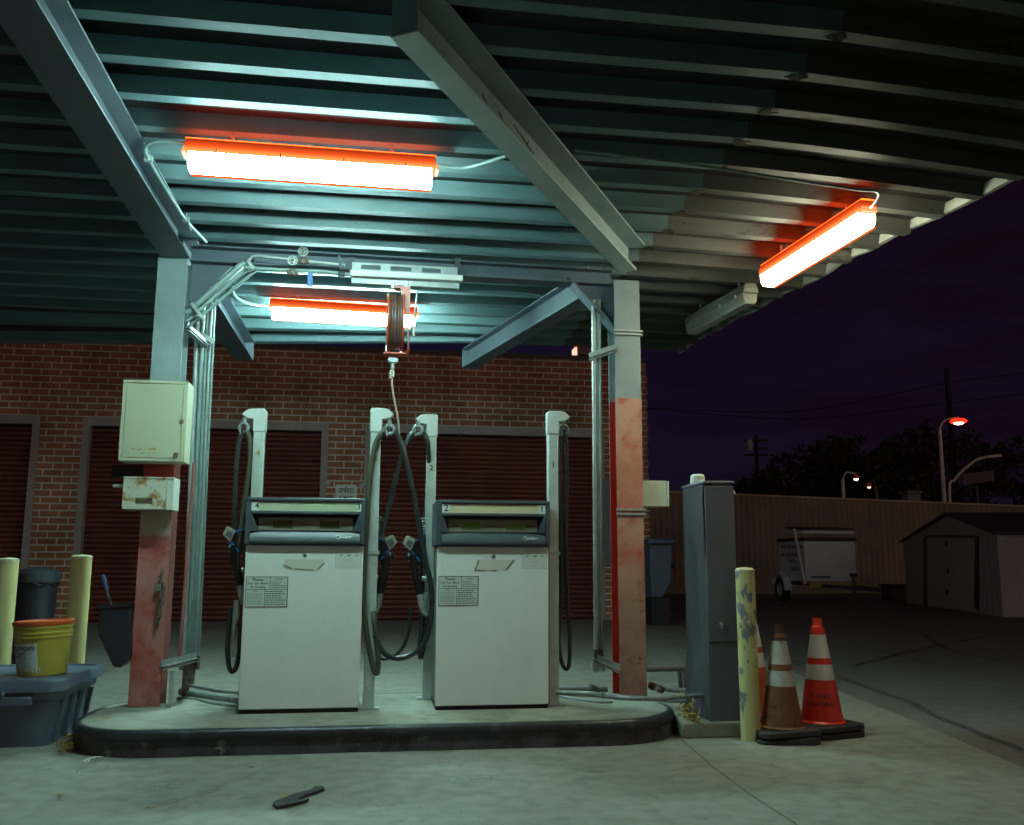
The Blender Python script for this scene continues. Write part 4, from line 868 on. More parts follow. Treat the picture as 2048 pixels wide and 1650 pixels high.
def place_bucket():
    Yb = 6.38; c0 = PY(86, 1358, Yb-.14); cz = .387
    lx = (PY(28, 1245, Yb).x+PY(146, 1238, Yb).x)/2; r1 = (PY(146, 1238, Yb).x-PY(28, 1245, Yb).x)/2
    t = thing('paint_bucket', 'yellow bucket with orange lid standing on the blue grey tub', 'bucket', (lx, Yb, cz))
    ax = V((-.045, 0, 1)).normalized(); org = V((lx+.018, Yb, cz)); h = PY(86, 1240, Yb).z-cz; k = r1
    YB = mat('yellow_bucket_plastic', (.44, .35, .055), .4, var=.1, scale=4)
    b = B(); b.lathe([(0, 0), (k*.80, 0), (k*.82, .012), (k*.93, h*.68), (k*.965, h*.685), (k*.965, h*.71), (k*.935, h*.715), (k*.94, h*.76), (k*.975, h*.765), (k*.975, h*.79), (k*.945, h*.795), (k*.95, h*.85), (k*.985, h*.86), (k*.985, h*.90), (k*.95, h*.91)], org, ax, 40); b.build('pail', YB, t)
    b = B(); b.lathe([(k*.97, h*.91), (k*1.0, h*.91), (k*1.02, h*.93), (k*1.02, h*.985), (k*1.0, h*1.0), (k*.94, h*1.0), (k*.92, h*.975), (0, h*.975)], org, ax, 40); b.build('lid', mat('orange_lid', (.62, .10, .02), .35, var=.1), t)
    M_ = Matrix.Rotation(math.asin(-ax.x), 4, 'Y').inverted(); q = V((0, 0, 1)).rotation_difference(ax)
    def wrap(u, w_, a0=-112, dr=.0015):
        r = k*(.80+.13*(w_/(h*.68)))+dr; a = math.radians(a0)+u/r; return org+q@V((r*math.cos(a), r*math.sin(a), w_))
    b = B(); us = [(-.16+i*.02) for i in range(13)]; z0, z1 = .012, h*.60
    def sheet(u0, u1, w0, w1, dr, n=12):
        vs = [[b.bm.verts.new(wrap(u0+(u1-u0)*i/n, w0+(w1-w0)*j/3, dr=dr)) for i in range(n+1)] for j in range(4)]
        for a, c_ in zip(vs, vs[1:]):
            for i in range(n): b.bm.faces.new((a[i], a[i+1], c_[i+1], c_[i]))
    sheet(-.15, .078, z0+.04, z1, .002); sheet(-.15, .09, z0, z0+.039, .002); lb = b.build('paper_label', mat('label_paper', (.55, .62, .58), .55, var=.1, scale=8), t)
    text('HOLLYWOOD', 'label_words', PRINT, lambda u, w_: wrap(u-.025, z1-.03+w_, dr=.0034), lb, .036, width=.185)
    b = B()
    sheet(-.12, .05, z1-.058, z1-.055, .0032)
    for kk in range(5): sheet(-.10, .03+.01*(kk % 2), z0+.012+kk*.014, z0+.015+kk*.014, .0032)
    cu = [wrap(-.02+.028*math.cos(a), z0+.105+.028*math.sin(a), dr=.004) for a in [i*math.pi/10 for i in range(20)]]; b.tube(cu, .0018, 5, closed=True)
    b.tube([wrap(-.02+.018*math.cos(a), z0+.105+.018*math.sin(a), dr=.004) for a in [i*math.pi/8 for i in range(16)]], .0018, 5, closed=True); b.build('label_emblem', STICKP, lb)
    b = B(); b.tube([wrap(.105, h*.72, dr=.012), wrap(.07, h*.62, dr=.012), wrap(.02, h*.48, dr=.012), wrap(-.06, h*.36, dr=.012), wrap(-.13, h*.33, dr=.012)], .0022, 6, smooth=4); b.build('wire_handle', DKSTEEL, t)
place_bucket()
t = thing('squeegee_pail', 'black squeegee pocket hung on the pink column', 'squeegee pail', PY(230, 1270, 6.55))
BP = mat('black_pail_plastic', (.022, .02, .03), .42, var=.2)
b = B(); Yq = 6.50
f_ = [PY(x, y, Yq) for x, y in ((197, 1214), (262, 1210), (262, 1312), (240, 1336), (226, 1334), (196, 1270))]; b.prism(f_, (0, .17, 0)); b.build('pocket', BP, t, bevel=.012)
b = B(); q = [PY(194, 1214, Yq-.01), PY(264, 1209, Yq-.01)]; b.bar(q[0], q[1], .012, .018); b.bar(q[0]+V((0, .18, 0)), q[1]+V((0, .18, 0)), .012, .018); b.bar(q[0], q[0]+V((0, .18, 0)), .012, .018); b.build('rim', BP, t)
t = thing('squeegee', 'blue handled squeegee standing in the black pocket', 'squeegee', PY(222, 1210, 6.58))
B().cyl(PY(223, 1214, 6.58), PY(212, 1175, 6.58), .009).build('shaft', DKSTEEL, t); B().tube([PY(213, 1178, 6.58), PY(208, 1160, 6.58), PY(205, 1150, 6.58)], [.013, .015, .012], 12).build('grip', mat('blue_grip', (.06, .08, .2), .5), t)
t = thing('trash_barrel', 'dark lidded trash barrel behind the left bollards', 'trash can', (PY(78, 1200, 9.4).x, 9.4, 0))
p, q = PY(38, 1140, 9.4), PY(118, 1140, 9.4); r = (q.x-p.x)/2; cx = (p.x+q.x)/2; TB = mat('barrel_blue_black', (.014, .015, .026), .42, var=.2)
b = B(); b.lathe([(0, .004), (r*.86, .004), (r*.9, .2), (r*.93, .21), (r*.93, .25), (r*.9, .26), (r*.97, p.z-.12)], (cx, 9.4, 0), n=32); b.build('barrel', TB, t)
b = B(); b.lathe([(r*.99, p.z-.118), (r*1.06, p.z-.11), (r*1.06, p.z-.03), (r*.9, p.z), (r*.3, p.z+.03), (0, p.z+.032)], (cx, 9.4, 0), n=32); b.build('lid', mat('barrel_lid', (.045, .05, .06), .35, var=.2), t)
b = B(); b.tube([V((cx+r*.97*math.cos(a), 9.4+r*.97*math.sin(a), p.z-.13+.02*math.sin(a*7))) for a in [k*math.pi/16 for k in range(32)]], .018, 6, closed=True); b.build('bag_edge', BLACK, t)

# ------------------------------------------------------------------ litter
LF = mat('dry_leaf', (.42, .27, .07), .8, var=.3, scale=30)
t = thing('rubber_scrap', 'bent strip of black rubber lying before the island', 'rubber strip', PZ(597, 1597, .004))
b = B(); b.prism([PZ(x, y, .0085) for x, y in ((545, 1612), (549, 1607), (590, 1592), (621, 1584), (630, 1577), (645, 1577), (649, 1581), (634, 1587), (610, 1595), (594, 1604), (618, 1602), (610, 1606), (578, 1613), (554, 1618))], (0, 0, .012)); b.build('strip', mat('scrap_rubber', (.035, .03, .04), .7, var=.4, scale=20), t)
b = B(); b.tube([PZ(x, y, .012) for x, y in ((166, 1522), (178, 1517), (192, 1514), (206, 1514))], .004, 6); b.tube([PZ(x, y, .012) for x, y in ((168, 1524), (176, 1523), (180, 1518))], .003, 6); tag(b.build('plastic_tie', mat('white_plastic', (.6, .6, .58), .5)), 'white plastic tie lying on the concrete by the tub', 'litter')
for i, (x, y, lb) in enumerate(((121, 1592, 'dry yellow leaf on the concrete, leftmost of those lying before the island'), (304, 1617, 'dry yellow leaf on the concrete near the bottom of the photo'), (571, 1597, 'dry yellow leaf touching the black rubber strip'), (212, 1438, 'dry leaf on the island slab beside the pink column foot'), (1386, 1428, 'pale crumpled leaf between island end and grey cabinet'))):
    p = PZ(x, y, .155 if 1400 < y < 1445 and x < 400 else .01); b = B(); a = random.uniform(0, 6)
    pts = [V((math.cos(a)*u-math.sin(a)*w_, math.sin(a)*u+math.cos(a)*w_, h))+p for u, w_, h in ((-.035, 0, .004), (-.01, -.014, .008), (.02, -.01, .004), (.036, 0, .012), (.018, .012, .012), (-.012, .012, .006))]
    b.prism(pts, (0, 0, .0015)); tag(b.build('fallen_leaf', LF, smooth=False), lb, 'leaf', 'fallen leaves')
def leafpile(c_, rx, ry, n, hz):
    b = B(); rn = random.Random(2)
    for i in range(n):
        p = V((c_.x+rn.gauss(0, rx), c_.y+rn.gauss(0, ry), c_.z+abs(rn.gauss(0, hz)))); u = V((rn.gauss(0, 1), rn.gauss(0, 1), rn.gauss(0, .6))).normalized()*.022; w_ = u.cross(V((rn.gauss(0, 1), rn.gauss(0, 1), rn.gauss(0, 1)))).normalized()*.009
        b.prism([p-u, p-w_, p+u, p+w_], (0, 0, .001))
    o = b.build('leaf_litter', LF, smooth=False); o['kind'] = 'stuff'; o['label'] = 'dry leaves gathered by the curb'; o['category'] = 'leaves'
leafpile(V((2.03, 5.90, .10)), .03, .05, 70, .06); leafpile(V((-1.72, 5.95, .012)), .03, .09, 70, .04)

# ------------------------------------------------------------------ brick garage behind
WY = 18.3
def brick_mat():
    mt = bpy.data.materials.new('red_brick'); mt.use_nodes = True; nt = mt.node_tree; N = nt.nodes; L = nt.links; b = N['Principled BSDF']; b.inputs['Roughness'].default_value = .85
    tc = N.new('ShaderNodeTexCoord'); sp = N.new('ShaderNodeSeparateXYZ'); cb = N.new('ShaderNodeCombineXYZ'); L.new(tc.outputs['Object'], sp.inputs[0])
    ad = N.new('ShaderNodeMath'); ad.operation = 'ADD'; L.new(sp.outputs['X'], ad.inputs[0]); L.new(sp.outputs['Y'], ad.inputs[1]); L.new(ad.outputs[0], cb.inputs['X']); L.new(sp.outputs['Z'], cb.inputs['Y'])
    br = N.new('ShaderNodeTexBrick'); L.new(cb.outputs[0], br.inputs['Vector'])
    for k, v in (('Scale', 1), ('Mortar Size', .014), ('Mortar Smooth', .12), ('Brick Width', .345), ('Row Height', .127), ('Bias', -.1)): br.inputs[k].default_value = v
    br.inputs['Color1'].default_value = (.42, .17, .085, 1); br.inputs['Color2'].default_value = (.33, .125, .066, 1); br.inputs['Mortar'].default_value = (.64, .62, .54, 1)
    nz = N.new('ShaderNodeTexNoise'); nz.inputs['Scale'].default_value = 1.1; nz.inputs['Detail'].default_value = 8; L.new(tc.outputs['Object'], nz.inputs['Vector'])
    r = N.new('ShaderNodeMapRange'); r.inputs['From Min'].default_value = .3; r.inputs['From Max'].default_value = .7; r.inputs['To Min'].default_value = .5; r.inputs['To Max'].default_value = 1.25; L.new(nz.outputs['Fac'], r.inputs['Value'])
    mx = N.new('ShaderNodeMix'); mx.data_type = 'RGBA'; mx.blend_type = 'MULTIPLY'; mx.inputs['Factor'].default_value = 1; L.new(br.outputs['Color'], mx.inputs[6]); L.new(r.outputs[0], mx.inputs[7]); L.new(mx.outputs[2], b.inputs['Base Color'])
    bp = N.new('ShaderNodeBump'); bp.inputs['Strength'].default_value = .6; bp.inputs['Distance'].default_value = .012; bp.invert = True; L.new(br.outputs['Fac'], bp.inputs['Height']); L.new(bp.outputs[0], b.inputs['Normal'])
    return mt
BRICK = brick_mat()
g = thing('brick_garage', 'long dark red brick garage with roll up doors behind the pumps', 'garage', (-3, WY, 0))
zw, zd = 5.25, 3.80
doors = [(-10.9, -6.22), (-5.46, -.90), (-.19, 4.63)]
b = B(); xl = -14.0; xr = 5.56
segs = [(xl, doors[0][0]), (doors[0][1], doors[1][0]), (doors[1][1], doors[2][0]), (doors[2][1], xr)]
for a, c_ in segs: b.box(a, c_, WY, WY+.4, 0, zd)
b.box(xl, xr, WY, WY+.4, zd, zw); b.box(xl, xl+.3, WY+.4, WY+9, 0, zw); b.box(xr-.3, xr, WY+.4, WY+9, 0, zw)
for k in range(0, 40):
    if k % 2 == 0: b.box(xr, xr+.03, WY+.02, WY+.2, k*.127+.01, k*.127+.117)
b.build('wall', BRICK, g, smooth=False)
B().box(xl, xr, WY+.1, WY+9, zw, zw+.12).build('roof', DKSTEEL, g)
FRAME = mat('door_frame_steel', (.36, .31, .30), .6, var=.2, scale=2)
DOOR = mat('maroon_roller_paint', (.42, .115, .085), .55, var=.28, scale=.7, bump=.08, bscale=10, col2=(.26, .08, .06), thr=.56, soft=.12, col3=(.20, .07, .05), scale3=3.5, thr3=.66, stretch=(1, 1, .5))
for i, (a, c_) in enumerate(doors):
    b = B(); n = int((zd-.1)/.095); pts = []
    for k in range(n):
        z = .01+k*.095
        for f, yv in ((0, .03), (.12, .008), (.5, 0), (.88, .008), (.97, .03)): pts.append((WY+.14+yv, z+f*.095))
    pts.append((WY+.17, zd))
    va = [b.bm.verts.new((a+.1, y, z)) for y, z in pts]; vb = [b.bm.verts.new((c_-.1, y, z)) for y, z in pts]
    for k in range(len(pts)-1): b.bm.faces.new((va[k], vb[k], vb[k+1], va[k+1]))
    bmesh.ops.solidify(b.bm, geom=b.bm.faces[:], thickness=.004)
    b.build('roll_up_door', DOOR, g, ang=60)
    b = B(); b.box(a+.001, a+.13, WY-.02, WY+.26, 0, zd-.002); b.box(c_-.13, c_-.001, WY-.02, WY+.26, 0, zd-.002); b.box(a+.131, c_-.131, WY-.02, WY+.26, zd-.16, zd-.002); b.build('door_frame', FRAME, g)
b = B()
for x, y in ((655, 967), (724, 971)): p = PY(x, y, WY-.1); b.cyl(p+V((0, .08, 0)), p-V((0, .04, 0)), .035); b.cyl(p-V((.05, .03, 0)), p+V((.06, -.05, .03)), .03)
b.build('door_bracket', mat('pale_bracket', (.55, .6, .58), .4), g)
p, q = PY(1203, 958, 18.2), PY(1223, 1128, 18.2); b = B(); b.box(p.x, q.x, 18.12, 18.298, q.z, p.z); b.box(p.x+.06, p.x+.075, 18.10, 18.12, q.z, p.z); b.build('meter_panel', mat('grey_panel', (.20, .21, .23), .5, var=.2), g)
t = thing('speed_sign', 'small white speed limit sign on the brick pier', 'sign', PY(692, 990, 18.26))
p, q = PY(671.5, 969, 18.26), PY(713, 1020, 18.26); W_ = q.x-p.x
SG = mat('sign_white', (.70, .78, .70), .5, var=.06)
b = B(); b.prism(rrect(p.x, q.x, -p.z, -q.z, .03, .03, 0, 4), (0, 0, .01))
for v_ in b.bm.verts: v_.co = V((v_.co.x, 18.265+v_.co.z, -v_.co.y))
pl_ = b.build('plate', SG, t); yy = 18.262; cx = (p.x+q.x)/2
text('SPEED', 'sign_words', PRINT, front(cx, yy, p.z-.115), pl_, .12, width=W_*.72); text('LIMIT', 'sign_words', PRINT, front(cx, yy, p.z-.265), pl_, .12, width=W_*.6)
b = B(); b.cyl((cx, yy-.006, p.z-.045), (cx, yy+.004, p.z-.045), .012); b.build('bolt', DKSTEEL, pl_)
# lamp on the roof edge
t = thing('roof_lamp', 'small lit lamp head above the garage roof line', 'lamp', PY(1165, 705, 19.5)); p = PY(1160, 706, 19.5)
B().box(p.x-.08, p.x+.5, 19.4, 19.8, p.z-.06, p.z+.13).build('head', mat('lamp_mauve', (.25, .18, .2), .5), t, bevel=.02)
B().box(p.x-.14, p.x-.082, 19.42, 19.7, p.z-.07, p.z+.10).build('lens', mat('roof_lens', (.8, .7, .6), .4, emit=(1, .72, .5), estr=.9), t)
B().box(p.x-.10, p.x-.03, 19.42, 19.6, p.z+.131, p.z+.19).build('red_marker', mat('red_marker', (.8, .05, .02), .4, emit=(1, .06, .02), estr=1.2), t)
B().cyl((p.x+.3, 19.6, zw+.1), (p.x+.3, 19.6, p.z-.05), .05).build('bracket', DKSTEEL, t)

# ------------------------------------------------------------------ fence, bin, trailer, shed
FEN = mat('beige_fence_paint', (.56, .49, .38), .7, var=.28, scale=.7, bump=.1)
t = thing('yard_fence', 'tall beige ribbed metal fence closing off the yard', 'fence', (16, 34, 0))
fa, fb = V((5.0, 33.0, 0)), V((44, 37.8, 0)); d = (fb-fa).normalized(); nrm = V((-d.y, d.x, 0)); Lf = (fb-fa).length; b = B(); s_ = 0; top = []
pr = []
while s_ < Lf:
    for ds, o_ in ((0, 0), (.05, -.03), (.09, -.03), (.14, 0)): pr.append((s_+ds, o_))
    s_ += .26
def ztop(p): return 3.79-.0135*(p.x-11.3)
va, vb = [], []
for s_, o_ in pr:
    p = fa+d*s_+nrm*o_; va.append(b.bm.verts.new(p)); vb.append(b.bm.verts.new(V((p.x, p.y, ztop(p)))))
for k in range(len(va)-1): b.bm.faces.new((va[k], va[k+1], vb[k+1], vb[k]))
bmesh.ops.solidify(b.bm, geom=b.bm.faces[:], thickness=.01); b.build('panel', FEN, t, smooth=False)
B().bar(fa+V((0, 0, ztop(fa)))-nrm*.02, fb+V((0, 0, ztop(fb)))-nrm*.02, .10, .07).build('top_rail', FEN, t)
B().bar(fa-nrm*.12+V((0, 0, .06)), fb-nrm*.12+V((0, 0, .06)), .2, .12).build('footing', PAD, t)
t = thing('waste_bin', 'tall dark blue waste bin behind the salmon column', 'waste bin', (5.1, 16.3, 0)); Yb = 16.3
BB = mat('bin_blue', (.09, .12, .19), .45, var=.2, scale=3)
q = [PY(x, y, Yb) for x, y in ((1300, 1090), (1345, 1090), (1342, 1165), (1326, 1195), (1303, 1195))]; b = B(); b.prism(q, (0, .6, 0)); b.build('bin_body', BB, t, bevel=.02)
p, q = PY(1303, 1195, Yb+.05), PY(1340, 1250, Yb+.05); B().box(p.x, q.x, Yb+.05, Yb+.55, .01, p.z-.01).build('bin_base', mat('bin_dark', (.02, .02, .03), .6), t)
p, q = PY(1296, 1078, Yb-.05), PY(1349, 1088, Yb-.05); B().box(p.x, q.x, Yb-.06, Yb+.66, q.z, p.z).build('lid', BB, t, bevel=.02)
b = B(); p = PY(1344, 1132, Yb); b.cyl(p, p+V((.05, 0, -.02)), .03); b.build('latch', BLACK, t)
# message trailer
TW = mat('trailer_white', (.74, .78, .82), .5, var=.1, scale=1.5); TD = mat('trailer_dark', (.05, .025, .025), .6)
c0 = PX(1612, 1165, 12.4); Yt = c0.y; xL = 12.4; xR = PY(1713, 1140, Yt).x; Yk = PX(1559, 1140, xL).y; zb_ = PY(1660, 1163, Yt).z; zt_ = PY(1660, 1082, Yt).z
t = thing('sign_trailer', 'white sign trailer with folded panel parked by the beige fence', 'trailer', (xL+.7, Yt+.9, 0))
B().box(xL, xR, Yt, Yk, zb_, zt_).build('body', TW, t, bevel=.02)
B().box(xL+.03, xR-.02, Yt-.006, Yt-.001, zb_+.05, zt_-.03).build('front_plate', TW, t)
B().box(xL-.03, xR+.03, Yt-.05, Yk+.05, zt_+.005, zt_+.10).build('top_tray', TD, t)
b = B(); pz = PY(1650, 1062, Yt+.3).z; b.prism([V((xL+.15, Yt-.1, pz)), V((xR-.05, Yt-.1, pz)), V((xR-.15, Yk-.2, pz+.10)), V((xL+.15, Yk-.2, pz+.10))], (0, 0, .07)); b.build('solar_panel', TD, t)
b = B(); b.bar(V((xL-.05, Yt-.1, pz-.05)), V((xR-.1, Yt-.1, pz-.05)), .08, .08); b.bar(V((xL-.05, Yt-.1, pz-.05)), V((xL-.02, Yk-.3, pz)), .08, .08)
for x in (xL+.1, xR-.25): b.bar(V((x, Yt+.6, zt_+.1)), V((x, Yt+.6, pz+.1)), .07, .07)
b.build('panel_frame', TW, t)
p, q = PX(1588, 1058, xL-.12), PX(1610, 1168, xL-.12); B().bar(p, q, .07, .07, up=V((1, 0, 0))).build('mast', TW, t)
wy = PX(1568, 1178, xL).y; wr_ = .36
wh = B(); wh.lathe([(.2, -.09), (.33, -.1), (.36, -.06), (.36, .06), (.33, .1), (.2, .09)], (xL-.05, wy, wr_), (1, 0, 0), 32); wh = wh.build('wheel', BLACK, t)
B().lathe([(0, -.04), (.06, -.05), (.08, -.03), (.19, -.05), (.21, -.09)], (xL-.05, wy, wr_), (1, 0, 0), 24).build('rim', mat('rim_white', (.45, .46, .46), .4), wh)
b = B()
for k in range(9):
    a0, a1 = math.radians(-5+k*21), math.radians(-5+(k+1)*21)
    if k < 8: b.bar(V((xL-.06, wy-.47*math.cos(a0), wr_+.02+.47*math.sin(a0))), V((xL-.06, wy-.47*math.cos(a1), wr_+.02+.47*math.sin(a1))), .26, .02, up=V((1, 0, 0))) if False else b.prism([V((xL-.2, wy-.47*math.cos(a0), wr_+.02+.47*math.sin(a0))), V((xL-.2, wy-.47*math.cos(a1), wr_+.02+.47*math.sin(a1))), V((xL-.2, wy-.45*math.cos(a1), wr_+.02+.45*math.sin(a1))), V((xL-.2, wy-.45*math.cos(a0), wr_+.02+.45*math.sin(a0)))], (.24, 0, 0))
b.build('fender', TW, t)
b = B(); b.bar(V((xL+.05, Yt-.05, zb_-.1)), V((xR-.1, Yt-.4, zb_-.12)), .12, .12); b.build('yellow_bar', mat('trailer_yellow', (.45, .32, .06), .5), t)
b = B(); b.bar(V((xR-.25, Yt+.2, zb_-.15)), V((xR-.2, Yt-1.5, zb_-.2)), .12, .12); b.bar(V((xL+.2, Yt+.1, zb_-.1)), V((xR-.2, Yt-1.4, zb_-.2)), .1, .1); b.bar(V((xL+.1, Yt+.05, zb_-.06)), V((xL+.1, Yk-.05, zb_-.06)), .1, .1); b.build('chassis', TD, t)
p = PY(1707, 1150, Yt-.5); b = B(); b.cyl(V((p.x, Yt-.5, .02)), p, .045); b.cyl(p-V((.1, 0, 0)), p+V((.1, 0, 0)), .05); b.cyl(V((p.x, Yt-.5, .005)), V((p.x, Yt-.5, .03)), .12); b.build('jack', DKSTEEL, t)
b = B(); rn = random.Random(9)
for py, xa, xb in ((1093, 1563, 1606), (1109, 1563, 1594), (1122, 1577, 1590), (1138, 1583, 1600)):
    x = xa
    while x < xb:
        wd = rn.uniform(2.5, 5); p, q = PX(x, py-3.4, xL-.004), PX(min(xb, x+wd), py+3.4, xL-.004); b.prism([V((xL-.004, p.y, p.z)), V((xL-.004, q.y, p.z)), V((xL-.004, q.y, q.z)), V((xL-.004, p.y, q.z))], (.002, 0, 0)); x += wd+1.6
b.build('worn_lettering', mat('worn_red_letters', (.28, .06, .08), .6), t)
b = B(); p, q = PY(1622, 1152, Yt-.01), PY(1662, 1157, Yt-.01); b.box(p.x, q.x, Yt-.012, Yt-.008, q.z, p.z); b.build('worn_stripe', mat('worn_blue_stripe', (.15, .16, .30), .6), t)
# shed
SH = mat('shed_metal', (.40, .31, .31), .65, var=.12, scale=1, bump=.05); SHD = mat('shed_trim', (.06, .03, .035), .6)
sa, sb = PZ(1814, 1206, 0), PZ(2007, 1234, 0); sa.z = sb.z = 0; u = (sb-sa).normalized(); nrm = V((u.y, -u.x, 0)); nrm = nrm if nrm.dot(-sa) > 0 else -nrm; back = -nrm
def SP_(x, y): return PV(x, y, sa, nrm)
t = thing('garden_shed', 'small metal shed with gabled roof at the far right of yard', 'shed', (sa+sb)/2)
e0 = SP_(1810, 1074).z; ap = SP_(1895, 1032); ap.z = max(ap.z, e0+.3); Ls = (sb-sa).length; um = (ap-sa).dot(u)
Z = lambda z: V((0, 0, z)); er = SP_(2005, 1078).z
e0 = (e0+er)/2
b = B(); n = 46; va, vb = [], []
for k in range(n+1):
    s_ = Ls*k/n; zz = e0+(ap.z-e0)*(s_/um if s_ < um else (Ls-s_)/(Ls-um)); o_ = nrm*(.012 if k % 2 else 0)
    va.append(b.bm.verts.new(sa+u*s_+o_)); vb.append(b.bm.verts.new(sa+u*s_+o_+Z(zz)))
for k in range(n): b.bm.faces.new((va[k], va[k+1], vb[k+1], vb[k]))
D_ = 3.2
m_ = 30; va, vb = [], []
for k in range(m_+1):
    p = sb+back*(D_*k/m_)+u*(.012 if k % 2 else 0); va.append(b.bm.verts.new(p)); vb.append(b.bm.verts.new(p+Z(e0)))
for k in range(m_): b.bm.faces.new((va[k], va[k+1], vb[k+1], vb[k]))
b.poly([sa, sa+back*D_, sa+back*D_+Z(e0), sa+Z(e0)]); b.poly([sa+back*D_, sb+back*D_, sb+back*D_+Z(e0), sa+back*D_+Z(e0)])
b.build('wall', SH, t, smooth=False)
b = B(); pa, pb, pr_ = sa-u*.1+Z(e0-.03)+nrm*.08, sb+u*.1+Z(e0-.03)+nrm*.08, sa+u*um+Z(ap.z+.04)+nrm*.08
for p, q in ((pa, pr_), (pr_, pb)): b.prism([p, q, q+Z(.05), p+Z(.05)], back*(D_+.16))
b.build('roof', mat('shed_roof', (.045, .03, .035), .6, var=.2), t)
b = B(); q = [SP_(x, y)+nrm*.03 for x, y in ((1857, 1076), (1952, 1078), (1950, 1222), (1858, 1213))]; b.prism(q, nrm*.015); b.build('door', mat('shed_door_metal', (.42, .34, .34), .6, var=.1), t)
b = B()
for xa, xb in ((1850, 1856), (1953, 1960)): b.prism([SP_(x, y)+nrm*.02 for x, y in ((xa, 1072), (xb, 1072), (xb, 1222), (xa, 1214))], nrm*.02)
b.prism([SP_(x, y)+nrm*.02 for x, y in ((1857, 1070), (1952, 1071), (1952, 1075), (1857, 1074))], nrm*.02); b.build('door_jamb', SHD, t)
b = B()
for x, y in ((1897, 1087), (1900, 1143), (1899, 1185)): b.cyl(SP_(x, y)+nrm*.04, SP_(x, y)+nrm*.07, .07)
b.build('latch', SHD, t)
# planter edge by the shed
p = PZ(1795, 1165, .55); b = B(); b.box(p.x-.4, p.x+.3, p.y-.3, p.y+.3, .01, .42); b.box(p.x-.45, p.x+.35, p.y-.35, p.y+.35, .421, .50); tag(b.build('parts_crate', SHD, bevel=.02), 'dark low crate between sign trailer and shed', 'crate')

# ------------------------------------------------------------------ beyond the fence
def streetlamp(px_pole, y_top, head, Y, label, col, es, rh, arm=None, ybase=1005):
    p = PY(px_pole, y_top, Y); t = thing('street_lamp', label, 'street lamp', (p.x, Y, 0), 'street lamps beyond the fence')
    PM = mat('lit_pole_tone', (.78, .80, .82), .5) if es > 2 else mat('unlit_pole_tone', (.08, .07, .07), .6)  # pole colour holds the lamplight: pale for strong lamps, dark for faint
    B().tube([V((p.x+PY(px_pole+8, 985, Y).x-p.x if px_pole > 1850 else p.x, Y, 0)), p], [.13, .08], 12).build('pole', PM, t)
    h = PY(head[0], head[1], Y)
    B().tube([p, p+(h-p)*.3+V((0, 0, .35)), h+V((0, 0, .20))], .045, 8, smooth=4).build('arm', PM, t)
    hd = B(); hd.lathe([(0, .16), (rh*.7, .14), (rh, .05), (rh*1.02, -.02), (rh*.85, -.07)], h, n=20); hd = hd.build('lamp_head', mat('halo_hood_'+str(int(es*10)), (.3, .15, .12), .5, emit=(1, .03, .006), estr=1.3 if es > 8 else .02), t)  # red hood emission paints a halo around the bright lens
    B().lathe([(rh*.60, -.065), (rh*.55, -.12), (rh*.3, -.16), (0, -.17)], h, n=20).build('lens', mat('street_lens_'+str(int(es*10)), (.8, .7, .6), .4, emit=col, estr=es), hd)
    return t
streetlamp(1879, 858, (1917, 843), 44, 'bright street lamp with red halo painted on its hood, pale pole, highest one', (1, .45, .30), 9, .42)
streetlamp(1685, 960, (1712, 955), 46, 'small warm street lamp just above the middle of the fence', (1, .75, .5), 5, .2)
streetlamp(1752, 974, (1738, 971), 47, 'faint distant street lamp right of the small warm one', (1, .8, .7), 1.2, .16)
t = thing('street_lamp', 'unlit street lamp with long curved arm at far right', 'street lamp', (PY(1905, 966, 48).x, 48, 0), 'street lamps beyond the fence')
B().tube([V((PY(1899, 985, 48).x, 48, 0)), PY(1899, 985, 48), PY(1909, 960, 48), PY(1930, 937, 48), PY(1955, 919, 48), PY(1975, 914, 48)], .075, 8, smooth=5).build('arm', mat('lit_pole_tone', (0, 0, 0)), t); B().bar(PY(1972, 914, 48), PY(2000, 911, 48), .3, .14).build('lamp_head', mat('lit_pole_tone', (0, 0, 0)), t)
WOOD = mat('pole_wood', (.022, .016, .015), .9, var=.3)
p = PY(1512, 878, 80); t = thing('utility_pole', 'utility pole with crossarms and transformer above the trees', 'utility pole', (p.x, 80, 0))
B().tube([V((p.x, 80, 0)), p+V((0, 0, .4))], [.22, .16], 10).build('pole', WOOD, t)
b = B()
for y, w_ in ((881, 24), (897, 22), (910, 24)): b.bar(PY(1512-w_, y, 79.8), PY(1512+w_, y, 79.8), .15, .18)
b.build('crossarm', WOOD, t); b = B(); p = PY(1499, 891, 79.6); b.cyl(p-V((0, 0, .5)), p+V((0, 0, .5)), .28); b.build('transformer', mat('transformer_grey', (.35, .37, .4), .5), t)
p = PY(1893, 735, 70); t = thing('utility_pole', 'tall dark utility pole behind the red glowing lamp', 'utility pole', (p.x, 70, 0)); B().tube([V((p.x, 70, 0)), p], [.3, .2], 10).build('pole', WOOD, t)
for k, (y0, y1, y2) in enumerate(((816, 822, 806), (818, 838, 846))):
    b = B(); b.tube([PY(1180, y0-3, 78), PY(1300, y0, 78), PY(1600, y1, 76), PY(1893, y2-40, 70), PY(2150, y2-70, 66)], .035, 5, smooth=6)
    tag(b.build('power_line', BLACK), ('upper', 'lower')[k]+' overhead power line crossing the night sky', 'power line', 'overhead power lines')
p, q = PY(1815, 982, 42), PY(1842, 1002, 42); b = B(); b.box(p.x, q.x, 42, 42.6, 0, p.z-.1); b.box(p.x-.08, q.x+.08, 41.9, 42.7, p.z-.099, p.z); tag(b.build('vent_housing', mat('vent_grey', (.22, .20, .22), .6)), 'pale boxy vent housing poking above the fence', 'vent')
